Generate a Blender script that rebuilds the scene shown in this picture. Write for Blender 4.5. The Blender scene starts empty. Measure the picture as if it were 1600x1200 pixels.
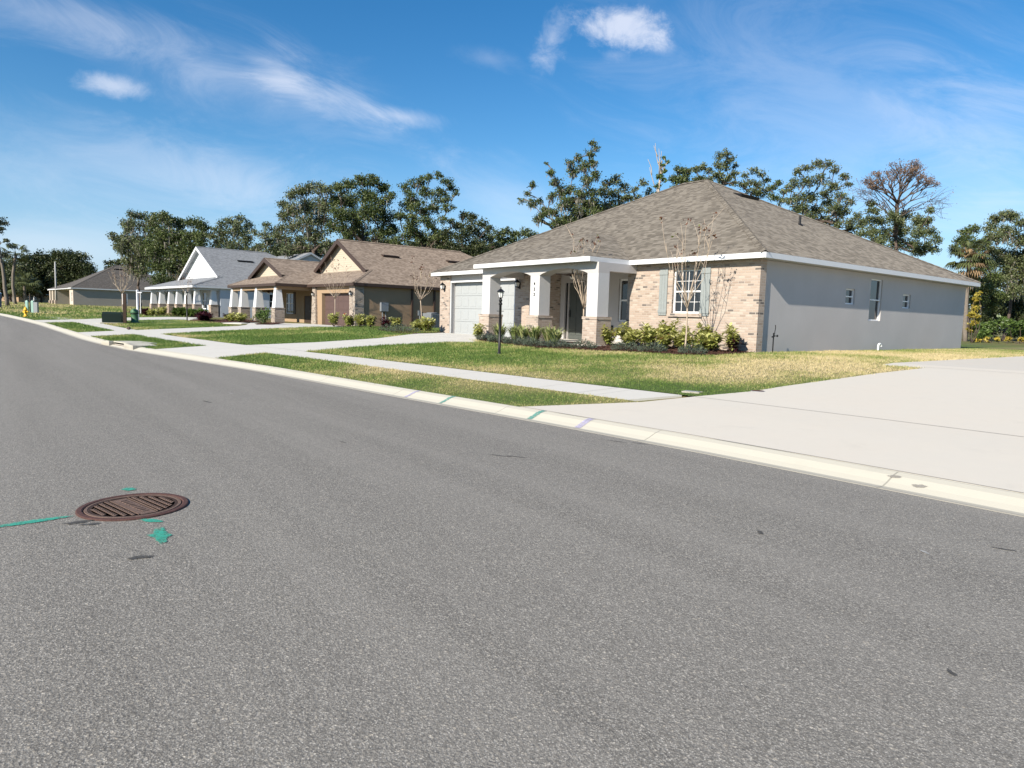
import bpy, bmesh, math, random
import numpy as np
from mathutils import Vector, Matrix
R=math.radians
random.seed(7); rng=np.random.default_rng(7)
sc=bpy.context.scene
COL=sc.collection
# ------------------------------------------------------------------ camera
CAMZ=1.6; FPX=1074.43
CR=Vector((0.61984,0.78420,0.02857)); YAW=.90176922; PIT=.095928922; ROL=.028649664
fw=Vector((-math.sin(YAW)*math.cos(PIT),math.cos(YAW)*math.cos(PIT),-math.sin(PIT)))
r0=Vector((math.cos(YAW),math.sin(YAW),0)); u0=r0.cross(fw)
CR=math.cos(ROL)*r0+math.sin(ROL)*u0; CU=-math.sin(ROL)*r0+math.cos(ROL)*u0
cam=bpy.data.cameras.new('camera'); cam.sensor_width=36; cam.lens=36*FPX/1600; cam.clip_end=3000; cam.clip_start=.05
co=bpy.data.objects.new('camera',cam); COL.objects.link(co); sc.camera=co
M=Matrix((( CR.x,CU.x,-fw.x,0),(CR.y,CU.y,-fw.y,0),(CR.z,CU.z,-fw.z,CAMZ),(0,0,0,1)))
co.matrix_world=M
def pdir(px,py):
    return ((px-800)/FPX*CR-(py-600)/FPX*CU+fw)
def at(px,D):
    d=(px-800)/FPX*CR+fw; return (d.x*D,d.y*D)
def zpx(px,py,D):
    d=pdir(px,py); return CAMZ+d.z*D
# ------------------------------------------------------------------ sky, sun
SAZ=math.atan(.20); SEL=R(31)
sun_dir=Vector((math.sin(SAZ)*math.cos(SEL),-math.cos(SAZ)*math.cos(SEL),math.sin(SEL)))
sl=bpy.data.lights.new('sun','SUN'); sl.energy=5.0; sl.angle=R(.53); sl.color=(1,.915,.79)
so=bpy.data.objects.new('sun',sl); COL.objects.link(so); so.rotation_euler=sun_dir.to_track_quat('Z','Y').to_euler(); so.location=(0,-20,40)
sc.view_settings.view_transform='Standard'; sc.view_settings.look='None'; sc.view_settings.gamma=1; sc.view_settings.exposure=.76
W=bpy.data.worlds.new('World'); sc.world=W; W.use_nodes=True
CLOUD=(7.2,7.3,7.9,1)
def world():
    nt=W.node_tree; N=nt.nodes; L=nt.links; N.clear()
    out=N.new('ShaderNodeOutputWorld'); bg=N.new('ShaderNodeBackground'); L.new(bg.outputs[0],out.inputs[0])
    sky=N.new('ShaderNodeTexSky'); sky.sky_type='NISHITA'; sky.sun_disc=False; sky.sun_elevation=SEL; sky.sun_rotation=math.pi-SAZ
    sky.air_density=1.0; sky.dust_density=.12; sky.ozone_density=2.6; sky.altitude=0
    hs=N.new('ShaderNodeHueSaturation'); hs.inputs['Saturation'].default_value=1.36; hs.inputs['Value'].default_value=1.0
    L.new(sky.outputs[0],hs.inputs['Color'])
    bg.inputs['Strength'].default_value=.085
    tc=N.new('ShaderNodeTexCoord')
    def math_(op,a,b=None,clamp=False):
        m=N.new('ShaderNodeMath'); m.operation=op; m.use_clamp=clamp
        for i,v in enumerate((a,b)):
            if v is None: continue
            if isinstance(v,(int,float)): m.inputs[i].default_value=v
            else: L.new(v,m.inputs[i])
        return m.outputs[0]
    def dot(v):
        m=N.new('ShaderNodeVectorMath'); m.operation='DOT_PRODUCT'; L.new(tc.outputs['Generated'],m.inputs[0]); m.inputs[1].default_value=v; return m.outputs['Value']
    sep=N.new('ShaderNodeSeparateXYZ'); L.new(tc.outputs['Generated'],sep.inputs[0])
    hz=N.new('ShaderNodeMapRange'); hz.interpolation_type='SMOOTHSTEP'; hz.inputs[1].default_value=-.02; hz.inputs[2].default_value=.24; hz.inputs[3].default_value=.75; hz.inputs[4].default_value=0; L.new(sep.outputs[2],hz.inputs[0])
    hm=N.new('ShaderNodeMix'); hm.data_type='RGBA'; L.new(hz.outputs[0],hm.inputs[0]); L.new(hs.outputs[0],hm.inputs[6]); hm.inputs[7].default_value=(2.7,4.15,6.3,1); col=hm.outputs[2]
    # px, py, half length, half width (photo pixels), slope, opacity, softness, noise scale, noise amount, stretch
    blobs=[(972,44,66,30,.12,.78,.7,15,.75,1),(862,62,26,44,.5,.46,.9,14,.8,1),(1032,72,28,14,0,.28,1,14,.7,1),(962,86,26,12,0,.25,1,14,.7,1),
      (178,134,46,16,.12,.60,.8,18,.6,1),(438,116,58,36,.5,.40,1,10,.7,2),(520,158,100,32,.30,.46,1,9,.7,2.5),(628,182,92,17,.13,.48,1,12,.6,3),
      (90,28,170,40,.18,.24,1,7,.7,5),(270,82,150,42,.38,.20,1,8,.8,5),(420,145,270,76,.30,.20,1,6,.7,4),(230,270,420,70,.12,.22,1,5,.7,5),(380,290,200,60,.32,.24,1,6,.7,3),(80,380,200,45,.02,.30,1,8,.6,2),
      (1330,190,420,170,.40,.24,1,4,.7,2),(1540,230,90,150,-.8,.24,1,6,.8,2),(790,320,150,70,.5,.26,1,6,.6,2),(765,92,60,18,.2,.16,1,10,.7,3),(1530,330,120,40,0,.24,1,7,.6,2)]
    def shared(px,py,s,nsc,st,det,dist):
        c=pdir(px,py).normalized(); e1=(CR-CU*s); e1=(e1-e1.dot(c)*c).normalized(); e2=c.cross(e1).normalized()
        nv=N.new('ShaderNodeCombineXYZ'); L.new(dot(e1*(nsc/st)),nv.inputs[0]); L.new(dot(e2*nsc),nv.inputs[1]); nv.inputs[2].default_value=px*.013
        nz=N.new('ShaderNodeTexNoise'); nz.inputs['Scale'].default_value=1.6; nz.inputs['Detail'].default_value=det; nz.inputs['Roughness'].default_value=.68; nz.inputs['Distortion'].default_value=dist
        L.new(nv.outputs[0],nz.inputs['Vector']); return nz.outputs[0]
    NA=shared(900,60,.1,15,1.2,6,.3); NB=shared(500,180,.27,9,2.4,7,.9)
    for (px,py,a,b,s,op,soft,nsc,nam,st) in blobs:
        c=pdir(px,py).normalized(); e1=(CR-CU*s); e1=(e1-e1.dot(c)*c).normalized(); e2=c.cross(e1).normalized()
        x=dot(e1*(FPX/a)); y=dot(e2*(FPX/b)); f=dot(c); nz=NA if nsc>=14 else NB
        r=math_('POWER',math_('ADD',math_('MULTIPLY',x,x),math_('MULTIPLY',y,y)),.5)
        v=math_('SUBTRACT',math_('ADD',1,math_('MULTIPLY',math_('SUBTRACT',nz,.5),3.0*nam)),r)
        mr=N.new('ShaderNodeMapRange'); mr.interpolation_type='SMOOTHSTEP'; mr.inputs[1].default_value=-.12; mr.inputs[2].default_value=soft+.25; L.new(v,mr.inputs[0])
        fac=math_('MULTIPLY',math_('MULTIPLY',mr.outputs[0],op*.8),math_('GREATER_THAN',f,.3))
        mx=N.new('ShaderNodeMix'); mx.data_type='RGBA'; L.new(fac,mx.inputs[0]); L.new(col,mx.inputs[6]); mx.inputs[7].default_value=CLOUD; col=mx.outputs[2]
    L.new(col,bg.inputs['Color'])
world()
# ------------------------------------------------------------------ helpers
def tag(o,label=None,cat=None,group=None,kind=None):
    if label: o['label']=label
    if cat: o['category']=cat
    if group: o['group']=group
    if kind: o['kind']=kind
    return o
def thing(name,label,cat,loc,rz=0,group=None):
    o=bpy.data.objects.new(name,None); COL.objects.link(o); o.empty_display_size=.2
    o.location=loc; o.rotation_euler=(0,0,rz); return tag(o,label,cat,group)
class MB:
    def __init__(s): s.v=[]; s.f=[]; s.m=[]
    def face(s,pts,m=0):
        i=len(s.v); s.v+= [tuple(p) for p in pts]; s.f.append(tuple(range(i,i+len(pts)))); s.m.append(m)
    def box(s,x0,x1,y0,y1,z0,z1,m=0,skip=''):
        c=[(x0,y0,z0),(x1,y0,z0),(x1,y1,z0),(x0,y1,z0),(x0,y0,z1),(x1,y0,z1),(x1,y1,z1),(x0,y1,z1)]
        for k,q in (('b',(0,3,2,1)),('t',(4,5,6,7)),('f',(0,1,5,4)),('r',(1,2,6,5)),('k',(2,3,7,6)),('l',(3,0,4,7))):
            if k not in skip: s.face([c[i] for i in q],m)
    def frustum(s,cx,cy,z0,z1,a0,a1,b0=None,b1=None,m=0,n=4):
        b0=a0 if b0 is None else b0; b1=a1 if b1 is None else b1
        c0=[(cx+sx*a0,cy+sy*b0,z0) for sx,sy in ((-1,-1),(1,-1),(1,1),(-1,1))]; c1=[(cx+sx*a1,cy+sy*b1,z1) for sx,sy in ((-1,-1),(1,-1),(1,1),(-1,1))]
        s.face(c0[::-1],m); s.face(c1,m)
        for i in range(4): j=(i+1)%4; s.face([c0[i],c0[j],c1[j],c1[i]],m)
    def obox(s,F,a0,a1,b0,b1,c0,c1,m=0):
        P=[F.P(a,b,c) for a,b,c in ((a0,b0,c0),(a1,b0,c0),(a1,b0,c1),(a0,b0,c1),(a0,b1,c0),(a1,b1,c0),(a1,b1,c1),(a0,b1,c1))]
        for q in ((0,1,2,3),(4,7,6,5),(3,2,6,7),(1,0,4,5),(0,3,7,4),(2,1,5,6)): s.face([P[i] for i in q],m)
    def tube(s,pts,rad,n=7,m=0,caps=True):
        pts=[Vector(p) for p in pts]; rad=[rad]*len(pts) if isinstance(rad,(int,float)) else rad
        base=len(s.v); up=None
        for k,p in enumerate(pts):
            t=(pts[min(k+1,len(pts)-1)]-pts[max(k-1,0)])
            t=t.normalized() if t.length>1e-9 else Vector((0,0,1))
            if up is None: up=Vector((1,0,0)) if abs(t.x)<.8 else Vector((0,1,0))
            a=t.cross(up).normalized(); b=t.cross(a).normalized(); up=-b if False else up
            for i in range(n):
                w=2*math.pi*i/n; q=p+a*math.cos(w)*rad[k]+b*math.sin(w)*rad[k]; s.v.append(tuple(q))
        for k in range(len(pts)-1):
            for i in range(n):
                j=(i+1)%n; s.f.append((base+k*n+i,base+(k+1)*n+i,base+(k+1)*n+j,base+k*n+j)); s.m.append(m)
        if caps:
            s.f.append(tuple(base+i for i in range(n))); s.m.append(m)
            s.f.append(tuple(base+(len(pts)-1)*n+i for i in reversed(range(n)))); s.m.append(m)
    def lathe(s,prof,cx=0,cy=0,n=16,m=0):
        base=len(s.v)
        for r,z in prof:
            for i in range(n): w=2*math.pi*i/n; s.v.append((cx+r*math.cos(w),cy+r*math.sin(w),z))
        for k in range(len(prof)-1):
            for i in range(n):
                j=(i+1)%n; s.f.append((base+k*n+i,base+k*n+j,base+(k+1)*n+j,base+(k+1)*n+i)); s.m.append(m)
        s.f.append(tuple(base+i for i in reversed(range(n)))); s.m.append(m)
        s.f.append(tuple(base+(len(prof)-1)*n+i for i in range(n))); s.m.append(m)
    def prism_y(s,poly,y0,y1,m=0):   # poly in (x,z) counter-clockwise seen from -y
        s.face([(x,y0,z) for x,z in poly],m); s.face([(x,y1,z) for x,z in reversed(poly)],m)
        for i in range(len(poly)):
            a=poly[i]; b=poly[(i+1)%len(poly)]; s.face([(a[0],y1,a[1]),(b[0],y1,b[1]),(b[0],y0,b[1]),(a[0],y0,a[1])],m)
    def build(s,name,mats,parent=None,smooth=False,bevel=0):
        me=bpy.data.meshes.new(name); me.from_pydata(s.v,[],s.f)
        mats=mats if isinstance(mats,(list,tuple)) else [mats]
        for m in mats: me.materials.append(m)
        me.polygons.foreach_set('material_index',s.m)
        if smooth: me.polygons.foreach_set('use_smooth',[True]*len(s.f))
        uv=me.uv_layers.new(name='UVMap'); Z=Vector((0,0,1))
        for p in me.polygons:
            n=p.normal
            if abs(n.z)>.985: u=Vector((1,0,0)); v=Vector((0,1,0))
            else: u=Z.cross(n).normalized(); v=n.cross(u)
            for li in p.loop_indices:
                q=me.vertices[me.loops[li].vertex_index].co; uv.data[li].uv=(q.dot(u),q.dot(v))
        o=bpy.data.objects.new(name,me); COL.objects.link(o)
        if parent: o.parent=parent
        if bevel:
            b=o.modifiers.new('bevel','BEVEL'); b.width=bevel; b.segments=2; b.limit_method='ANGLE'
        me.update(); return o
def fast(name,V,K,mat,parent=None,attr=None,uvs=None):   # V (n*K,3) array of separate faces with K corners
    n=len(V)//K; me=bpy.data.meshes.new(name); me.vertices.add(n*K); me.vertices.foreach_set('co',np.asarray(V,np.float32).ravel())
    me.loops.add(n*K); me.loops.foreach_set('vertex_index',np.arange(n*K,dtype=np.int32))
    me.polygons.add(n); me.polygons.foreach_set('loop_start',np.arange(0,n*K,K,dtype=np.int32)); me.polygons.foreach_set('loop_total',np.full(n,K,np.int32))
    me.update(calc_edges=True)
    if attr is not None:
        a=me.attributes.new('v','FLOAT','FACE'); a.data.foreach_set('value',np.asarray(attr,np.float32))
    me.materials.append(mat); o=bpy.data.objects.new(name,me); COL.objects.link(o)
    if parent: o.parent=parent
    return o
class Fm:   # a wall's frame: origin, along, outward normal
    def __init__(s,o,u,n): s.o=Vector(o); s.u=Vector(u); s.n=Vector(n)
    def P(s,a,b,c): return s.o+s.u*a+Vector((0,0,b))+s.n*c
def panel(mb,F,W_,H_,holes=(),depth=.12,m=0,mr=None,z0=0):
    us=sorted({0,W_,*[h[0] for h in holes],*[h[1] for h in holes]}); vs=sorted({z0,H_,*[h[2] for h in holes],*[h[3] for h in holes]})
    for i in range(len(us)-1):
        for j in range(len(vs)-1):
            a=(us[i]+us[i+1])/2; b=(vs[j]+vs[j+1])/2
            if any(h[0]<a<h[1] and h[2]<b<h[3] for h in holes): continue
            mb.face([F.P(us[i],vs[j],0),F.P(us[i+1],vs[j],0),F.P(us[i+1],vs[j+1],0),F.P(us[i],vs[j+1],0)],m)
    mr=m if mr is None else mr
    for (a0,a1,b0,b1) in holes:
        d=-depth
        mb.face([F.P(a0,b0,0),F.P(a0,b1,0),F.P(a0,b1,d),F.P(a0,b0,d)],mr); mb.face([F.P(a1,b1,0),F.P(a1,b0,0),F.P(a1,b0,d),F.P(a1,b1,d)],mr)
        mb.face([F.P(a0,b1,0),F.P(a1,b1,0),F.P(a1,b1,d),F.P(a0,b1,d)],mr); mb.face([F.P(a1,b0,0),F.P(a0,b0,0),F.P(a0,b0,d),F.P(a1,b0,d)],mr)
def window(parent,F,a0,a1,b0,b1,depth=.1,cols=1,rows=1,fr=.05,rail=True,mat=None,name='window'):
    mb=MB(); c0=-depth; c1=-depth+.05; mat=mat or MT['vinyl']
    mb.obox(F,a0,a0+fr,b0,b1,c0,c1); mb.obox(F,a1-fr,a1,b0,b1,c0,c1); mb.obox(F,a0+fr,a1-fr,b0,b0+fr,c0,c1); mb.obox(F,a0+fr,a1-fr,b1-fr,b1,c0,c1)
    mid=(b0+b1)/2
    if rail: mb.obox(F,a0+fr,a1-fr,mid-fr*.45,mid+fr*.45,c0+.003,c1+.012)
    t=.007
    for half in ((b0+fr,mid-fr*.45),(mid+fr*.45,b1-fr)) if rail else ((b0+fr,b1-fr),):
        for k in range(1,cols): a=a0+fr+(a1-a0-2*fr)*k/cols; mb.obox(F,a-t,a+t,half[0],half[1],c0+.012,c0+.034)
        for k in range(1,rows): b=half[0]+(half[1]-half[0])*k/rows; mb.obox(F,a0+fr,a1-fr,b-t,b+t,c0+.010,c0+.030)
    w=mb.build(name,mat,parent)
    g=MB(); g.face([F.P(a0+.01,b0+.01,c0+.006),F.P(a1-.01,b0+.01,c0+.006),F.P(a1-.01,b1-.01,c0+.006),F.P(a0+.01,b1-.01,c0+.006)]); g.build('pane',MT['glass'],w)
    return w
# ------------------------------------------------------------------ materials
MT={}
def mat(name,build):
    m=bpy.data.materials.new(name); m.use_nodes=True; nt=m.node_tree; N=nt.nodes; b=N['Principled BSDF']; b.inputs['Specular IOR Level'].default_value=.3
    class H: pass
    h=H(); h.N=N; h.L=nt.links; h.b=b; h.m=m
    def node(t,**k):
        n=N.new(t)
        for a,v in k.items(): setattr(n,a,v)
        return n
    def noise(scale,detail=4,rough=.55,vec=None,dim=None):
        n=N.new('ShaderNodeTexNoise'); n.inputs['Scale'].default_value=scale; n.inputs['Detail'].default_value=detail; n.inputs['Roughness'].default_value=rough
        nt.links.new(vec if vec else h.obj,n.inputs['Vector']); return n.outputs[0]
    def ramp(fac,stops,interp='LINEAR'):
        n=N.new('ShaderNodeValToRGB'); cr=n.color_ramp; cr.interpolation=interp
        while len(cr.elements)<len(stops): cr.elements.new(.5)
        for e,(p,c) in zip(cr.elements,stops): e.position=p; e.color=(*c,1)
        nt.links.new(fac,n.inputs[0]); return n.outputs[0]
    def mix(f,a,b_,mode='MIX'):
        n=N.new('ShaderNodeMix'); n.data_type='RGBA'; n.blend_type=mode
        for i,v in ((0,f),(6,a),(7,b_)):
            if isinstance(v,(int,float)): n.inputs[i].default_value=v
            elif isinstance(v,tuple): n.inputs[i].default_value=(*v,1)
            else: nt.links.new(v,n.inputs[i])
        return n.outputs[2]
    def mth(op,a,b_=0.0,clamp=False):
        n=N.new('ShaderNodeMath'); n.operation=op; n.use_clamp=clamp
        for i,v in enumerate((a,b_)):
            if isinstance(v,(int,float)): n.inputs[i].default_value=v
            else: nt.links.new(v,n.inputs[i])
        return n.outputs[0]
    def bump(hgt,strength=.3,dist=.02):
        n=N.new('ShaderNodeBump'); n.inputs['Strength'].default_value=strength; n.inputs['Distance'].default_value=dist; nt.links.new(hgt,n.inputs['Height']); nt.links.new(n.outputs[0],b.inputs['Normal'])
    def col(c):
        if isinstance(c,tuple): b.inputs['Base Color'].default_value=(*c,1)
        else: nt.links.new(c,b.inputs['Base Color'])
    def rough(v):
        if isinstance(v,(int,float)): b.inputs['Roughness'].default_value=v
        else: nt.links.new(v,b.inputs['Roughness'])
    tc=N.new('ShaderNodeTexCoord'); h.obj=tc.outputs['Object']; h.uv=tc.outputs['UV']; h.tc=tc
    h.node=node;h.noise=noise;h.ramp=ramp;h.mix=mix;h.mth=mth;h.bump=bump;h.col=col;h.rough=rough
    build(h)
    if name.split('_')[0] in ('roof',): b.inputs['Diffuse Roughness'].default_value=1.0
    MT[name]=m; return m
def simple(name,c,r=.6,var=.12,nsc=6,metal=0,bmp=0):
    def f(h):
        n=h.noise(nsc,5); h.col(h.mix(n,tuple(x*(1-var) for x in c),tuple(min(1,x*(1+var)) for x in c))); h.rough(r); h.b.inputs['Metallic'].default_value=metal
        if bmp: h.bump(h.noise(nsc*12,3),bmp,.01)
    return mat(name,f)
def stucco(name,c,bs=.35):
    def f(h):
        n=h.noise(.7,5); n2=h.noise(14,4); a=h.mix(n,tuple(x*.86 for x in c),tuple(x*1.10 for x in c)); h.col(h.mix(h.mth('MULTIPLY',n2,.25),a,tuple(x*.8 for x in c))); h.rough(.9)
        h.bump(h.mth('ADD',h.noise(38,3),h.mth('MULTIPLY',h.noise(110,2),.5)),bs,.012)
    mat(name,f)
def brick(name,stops,mortar,bw=.215,bh=.077,ms=.011,bs=.6):
    def f(h):
        t=h.node('ShaderNodeTexBrick'); t.inputs['Color1'].default_value=(0,0,0,1); t.inputs['Color2'].default_value=(1,1,1,1); t.inputs['Mortar'].default_value=(.5,.5,.5,1)
        t.inputs['Scale'].default_value=1; t.inputs['Brick Width'].default_value=bw; t.inputs['Row Height'].default_value=bh; t.inputs['Mortar Size'].default_value=ms; t.inputs['Mortar Smooth'].default_value=.15; t.inputs['Bias'].default_value=0
        wob=h.node('ShaderNodeVectorMath',operation='ADD'); nz=h.node('ShaderNodeTexNoise'); nz.inputs['Scale'].default_value=7; h.L.new(h.uv,nz.inputs['Vector'])
        sc_=h.node('ShaderNodeVectorMath',operation='SCALE'); sc_.inputs['Scale'].default_value=.012; h.L.new(nz.outputs['Color'],sc_.inputs[0]); h.L.new(h.uv,wob.inputs[0]); h.L.new(sc_.outputs[0],wob.inputs[1])
        h.L.new(wob.outputs[0],t.inputs['Vector'])
        c=h.ramp(t.outputs['Color'],stops,'CONSTANT'); n=h.noise(9,6,.65)
        c=h.mix(h.mth('MULTIPLY',n,.55),c,h.mix(.5,c,mortar)); c=h.mix(t.outputs['Fac'],c,mortar)
        h.col(h.mix(h.mth('MULTIPLY',h.noise(60,3),.18),c,(.12,.10,.09))); h.rough(.9)
        h.bump(h.mth('SUBTRACT',h.mth('MULTIPLY',h.noise(45,4),.35),t.outputs['Fac']),bs,.012)
    mat(name,f)
def shingle(name,stops,dark):
    def f(h):
        t=h.node('ShaderNodeTexBrick'); t.inputs['Color1'].default_value=(0,0,0,1); t.inputs['Color2'].default_value=(1,1,1,1); t.inputs['Mortar'].default_value=(.5,.5,.5,1)
        t.inputs['Scale'].default_value=1; t.inputs['Brick Width'].default_value=.19; t.inputs['Row Height'].default_value=.143; t.inputs['Mortar Size'].default_value=.004; t.inputs['Bias'].default_value=0; t.offset_frequency=2; t.offset=.37
        h.L.new(h.uv,t.inputs['Vector'])
        t2=h.node('ShaderNodeTexBrick'); t2.inputs['Color1'].default_value=(0,0,0,1); t2.inputs['Color2'].default_value=(1,1,1,1); t2.inputs['Scale'].default_value=1; t2.inputs['Brick Width'].default_value=.61; t2.inputs['Row Height'].default_value=.143; t2.inputs['Mortar Size'].default_value=.0; t2.offset=.21
        h.L.new(h.uv,t2.inputs['Vector'])
        v=h.mth('ADD',h.mth('MULTIPLY',t.outputs['Color'],.80),h.mth('MULTIPLY',t2.outputs['Color'],.20))
        c=h.ramp(v,stops); sp=h.node('ShaderNodeSeparateXYZ'); h.L.new(h.uv,sp.inputs[0])
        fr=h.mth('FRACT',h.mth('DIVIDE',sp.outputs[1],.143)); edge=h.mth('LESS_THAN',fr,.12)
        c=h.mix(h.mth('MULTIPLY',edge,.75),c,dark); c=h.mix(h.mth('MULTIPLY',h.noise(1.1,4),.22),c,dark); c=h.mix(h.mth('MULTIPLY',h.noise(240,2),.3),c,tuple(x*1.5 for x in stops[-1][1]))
        h.col(c); h.rough(.95); h.bump(h.mth('ADD',h.mth('MULTIPLY',fr,-1.0),h.mth('MULTIPLY',h.noise(180,2),.3)),.5,.012)
    mat(name,f)
def leaf(name,stops,trans=.25,rough=.55):
    def f(h):
        a=h.node('ShaderNodeAttribute'); a.attribute_name='v'; c=h.ramp(a.outputs['Fac'],stops); h.col(c); h.rough(rough); h.b.inputs['Specular IOR Level'].default_value=.35
        tr=h.node('ShaderNodeBsdfTranslucent'); h.L.new(c,tr.inputs[0]); ms=h.node('ShaderNodeMixShader'); ms.inputs[0].default_value=trans
        h.L.new(h.b.outputs[0],ms.inputs[1]); h.L.new(tr.outputs[0],ms.inputs[2]); h.L.new(ms.outputs[0],h.N['Material Output'].inputs[0])
    mat(name,f)
def siding(name,c,step=.16):
    def f(h):
        sp=h.node('ShaderNodeSeparateXYZ'); h.L.new(h.uv,sp.inputs[0]); fr=h.mth('FRACT',h.mth('DIVIDE',sp.outputs[1],step)); e=h.mth('LESS_THAN',fr,.10)
        h.col(h.mix(h.mth('MULTIPLY',e,.45),h.mix(h.noise(3,3),tuple(x*.95 for x in c),c),tuple(x*.55 for x in c))); h.rough(.6); h.bump(h.mth('SUBTRACT',1.0,fr),.6,.02)
    mat(name,f)
def f_asphalt(h):
    def vor(s):
        v=h.node('ShaderNodeTexVoronoi'); v.inputs['Scale'].default_value=s; h.L.new(h.obj,v.inputs['Vector']); sp=h.node('ShaderNodeSeparateColor'); h.L.new(v.outputs['Color'],sp.inputs[0]); return sp.outputs[0],v.outputs['Distance']
    a,d1=vor(165); b,d2=vor(74)
    c=h.ramp(a,[(0,(.06,.057,.053)),(.40,(.185,.178,.166)),(.78,(.27,.26,.243)),(.94,(.46,.445,.415)),(1,(.66,.64,.60))])
    c2=h.ramp(b,[(0,(.08,.076,.07)),(.55,(.19,.182,.169)),(.9,(.27,.26,.242)),(.96,(.48,.455,.41)),(1,(.56,.50,.41))])
    def gap(c_,d_,k):
        g=h.node('ShaderNodeMapRange'); g.inputs[1].default_value=.30; g.inputs[2].default_value=.72; h.L.new(d_,g.inputs[0]); return h.mix(h.mth('MULTIPLY',g.outputs[0],k),c_,(.045,.042,.038))
    c=gap(c,d1,.75); c2=gap(c2,d2,.75)
    c=h.mix(.40,c,c2); big=h.noise(.35,5,.6); mp=h.node('ShaderNodeMapping'); mp.inputs['Scale'].default_value=(.05,1.1,1); mp.inputs['Rotation'].default_value=(0,0,-.04); h.L.new(h.obj,mp.inputs[0]); mid=h.noise(1.0,5,.6,mp.outputs[0])
    c=h.mix(h.mth('MULTIPLY',big,.30),c,(.13,.125,.117)); c=h.mix(h.mth('MULTIPLY',h.mth('MULTIPLY',h.mth('SUBTRACT',mid,.35),2.2,True),.38),c,(.25,.241,.226))
    lift=h.node('ShaderNodeMix'); lift.data_type='RGBA'; lift.blend_type='MULTIPLY'; lift.inputs[0].default_value=1; h.L.new(c,lift.inputs[6]); lift.inputs[7].default_value=(1.30,1.27,1.20,1); c=lift.outputs[2]
    h.col(c); h.rough(.85); h.b.inputs['Specular IOR Level'].default_value=.35
    h.bump(h.mth('ADD',d1,h.mth('MULTIPLY',d2,1.6)),.4,.004)
mat('asphalt',f_asphalt)
def concrete(name,c,joint=1.5,warm=(.62,.52,.44),amt=.3,js=True):
    def f(h):
        n=h.noise(.55,6,.6); n2=h.noise(5,5); n3=h.noise(70,3); a=h.mix(h.mth('MULTIPLY',n,amt*1.4,True),c,warm); a=h.mix(h.mth('MULTIPLY',n2,.22),a,tuple(x*.80 for x in c)); a=h.mix(h.mth('MULTIPLY',n3,.2),a,tuple(x*.72 for x in c))
        st=h.ramp(h.noise(1.7,5,.65),[(.60,(0,0,0)),(.74,(1,1,1))]); a=h.mix(h.mth('MULTIPLY',st,.16),a,tuple(x*.62 for x in c))
        if name=='curb':
            spg=h.node('ShaderNodeSeparateXYZ'); h.L.new(h.uv,spg.inputs[0]); gm=h.node('ShaderNodeMapRange'); gm.inputs[1].default_value=.16; gm.inputs[2].default_value=.02; h.L.new(spg.outputs[1],gm.inputs[0]); a=h.mix(h.mth('MULTIPLY',gm.outputs[0],h.mth('ADD',.15,h.mth('MULTIPLY',h.noise(1.6,6,.7),.7))),a,(.24,.22,.185))
        if joint:
            sp=h.node('ShaderNodeSeparateXYZ'); h.L.new(h.uv,sp.inputs[0]); fr=h.mth('FRACT',h.mth('DIVIDE',sp.outputs[0],joint)); e=h.mth('LESS_THAN',fr,.012/joint*1.5)
            a=h.mix(h.mth('MULTIPLY',e,.6),a,tuple(x*.35 for x in c))
        h.col(a); h.rough(.9); h.bump(h.noise(90,4),.25,.006)
    mat(name,f)
concrete('walk',(.555,.54,.495),1.5,(.565,.53,.455)); concrete('drive',(.555,.53,.47),0,(.60,.53,.435),.55); concrete('curb',(.475,.455,.385),3.05,(.50,.465,.37))
stucco('stucco_grey',(.475,.455,.445)); stucco('stucco_light',(.56,.555,.57),.2); stucco('stucco_brown',(.34,.235,.15)); stucco('stucco_tan',(.33,.235,.15)); stucco('stucco_bluegrey',(.52,.56,.61)); stucco('stucco_taupe',(.34,.31,.27)); stucco('stucco_cream',(.55,.47,.38))
brick('brick_pink',[(0,(.09,.08,.075)),(.05,(.31,.235,.185)),(.16,(.395,.31,.25)),(.42,(.44,.35,.285)),(.62,(.385,.30,.242)),(.80,(.47,.40,.335)),(.95,(.22,.18,.155))],(.42,.365,.31))
brick('brick_tan',[(0,(.11,.085,.065)),(.15,(.27,.20,.15)),(.35,(.35,.28,.22)),(.6,(.30,.225,.165)),(.82,(.40,.345,.28))],(.36,.33,.29))
brick('stone_brown',[(0,(.22,.15,.1)),(.25,(.38,.29,.21)),(.5,(.45,.36,.28)),(.75,(.33,.24,.17))],(.40,.35,.30),.4,.12,.012)
shingle('roof_brown',[(.12,(.056,.048,.038)),(.35,(.086,.075,.061)),(.55,(.122,.108,.089)),(.85,(.165,.148,.124))],(.038,.033,.028))
shingle('roof_tan',[(.12,(.10,.076,.057)),(.45,(.165,.128,.10)),(.85,(.245,.197,.157))],(.07,.053,.042))
shingle('roof_grey',[(0,(.11,.117,.125)),(.4,(.165,.175,.188)),(1,(.235,.245,.26))],(.08,.086,.095))
shingle('roof_dark',[(0,(.05,.045,.04)),(.4,(.082,.074,.066)),(1,(.13,.118,.106))],(.035,.03,.027))
siding('siding_cream',(.47,.405,.315)); siding('siding_white',(.66,.68,.69))
simple('joint',(.33,.31,.275),.9,.2); simple('white_paint',(.62,.63,.64),.45,.04); simple('vinyl',(.78,.78,.78),.35,.03); simple('brown_paint',(.055,.036,.028),.5); simple('door_grey',(.335,.352,.355),.45,.03); simple('door_brown',(.095,.062,.055),.5,.06); simple('shutter_grey',(.245,.268,.265),.6,.15,9)
simple('door_dark',(.075,.085,.08),.45); simple('black_metal',(.012,.012,.013),.4); simple('grey_metal',(.30,.31,.32),.45,.1,8,.3); simple('soffit',(.55,.55,.55),.7,.04); simple('white_plastic',(.80,.80,.79),.4,.04)
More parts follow.
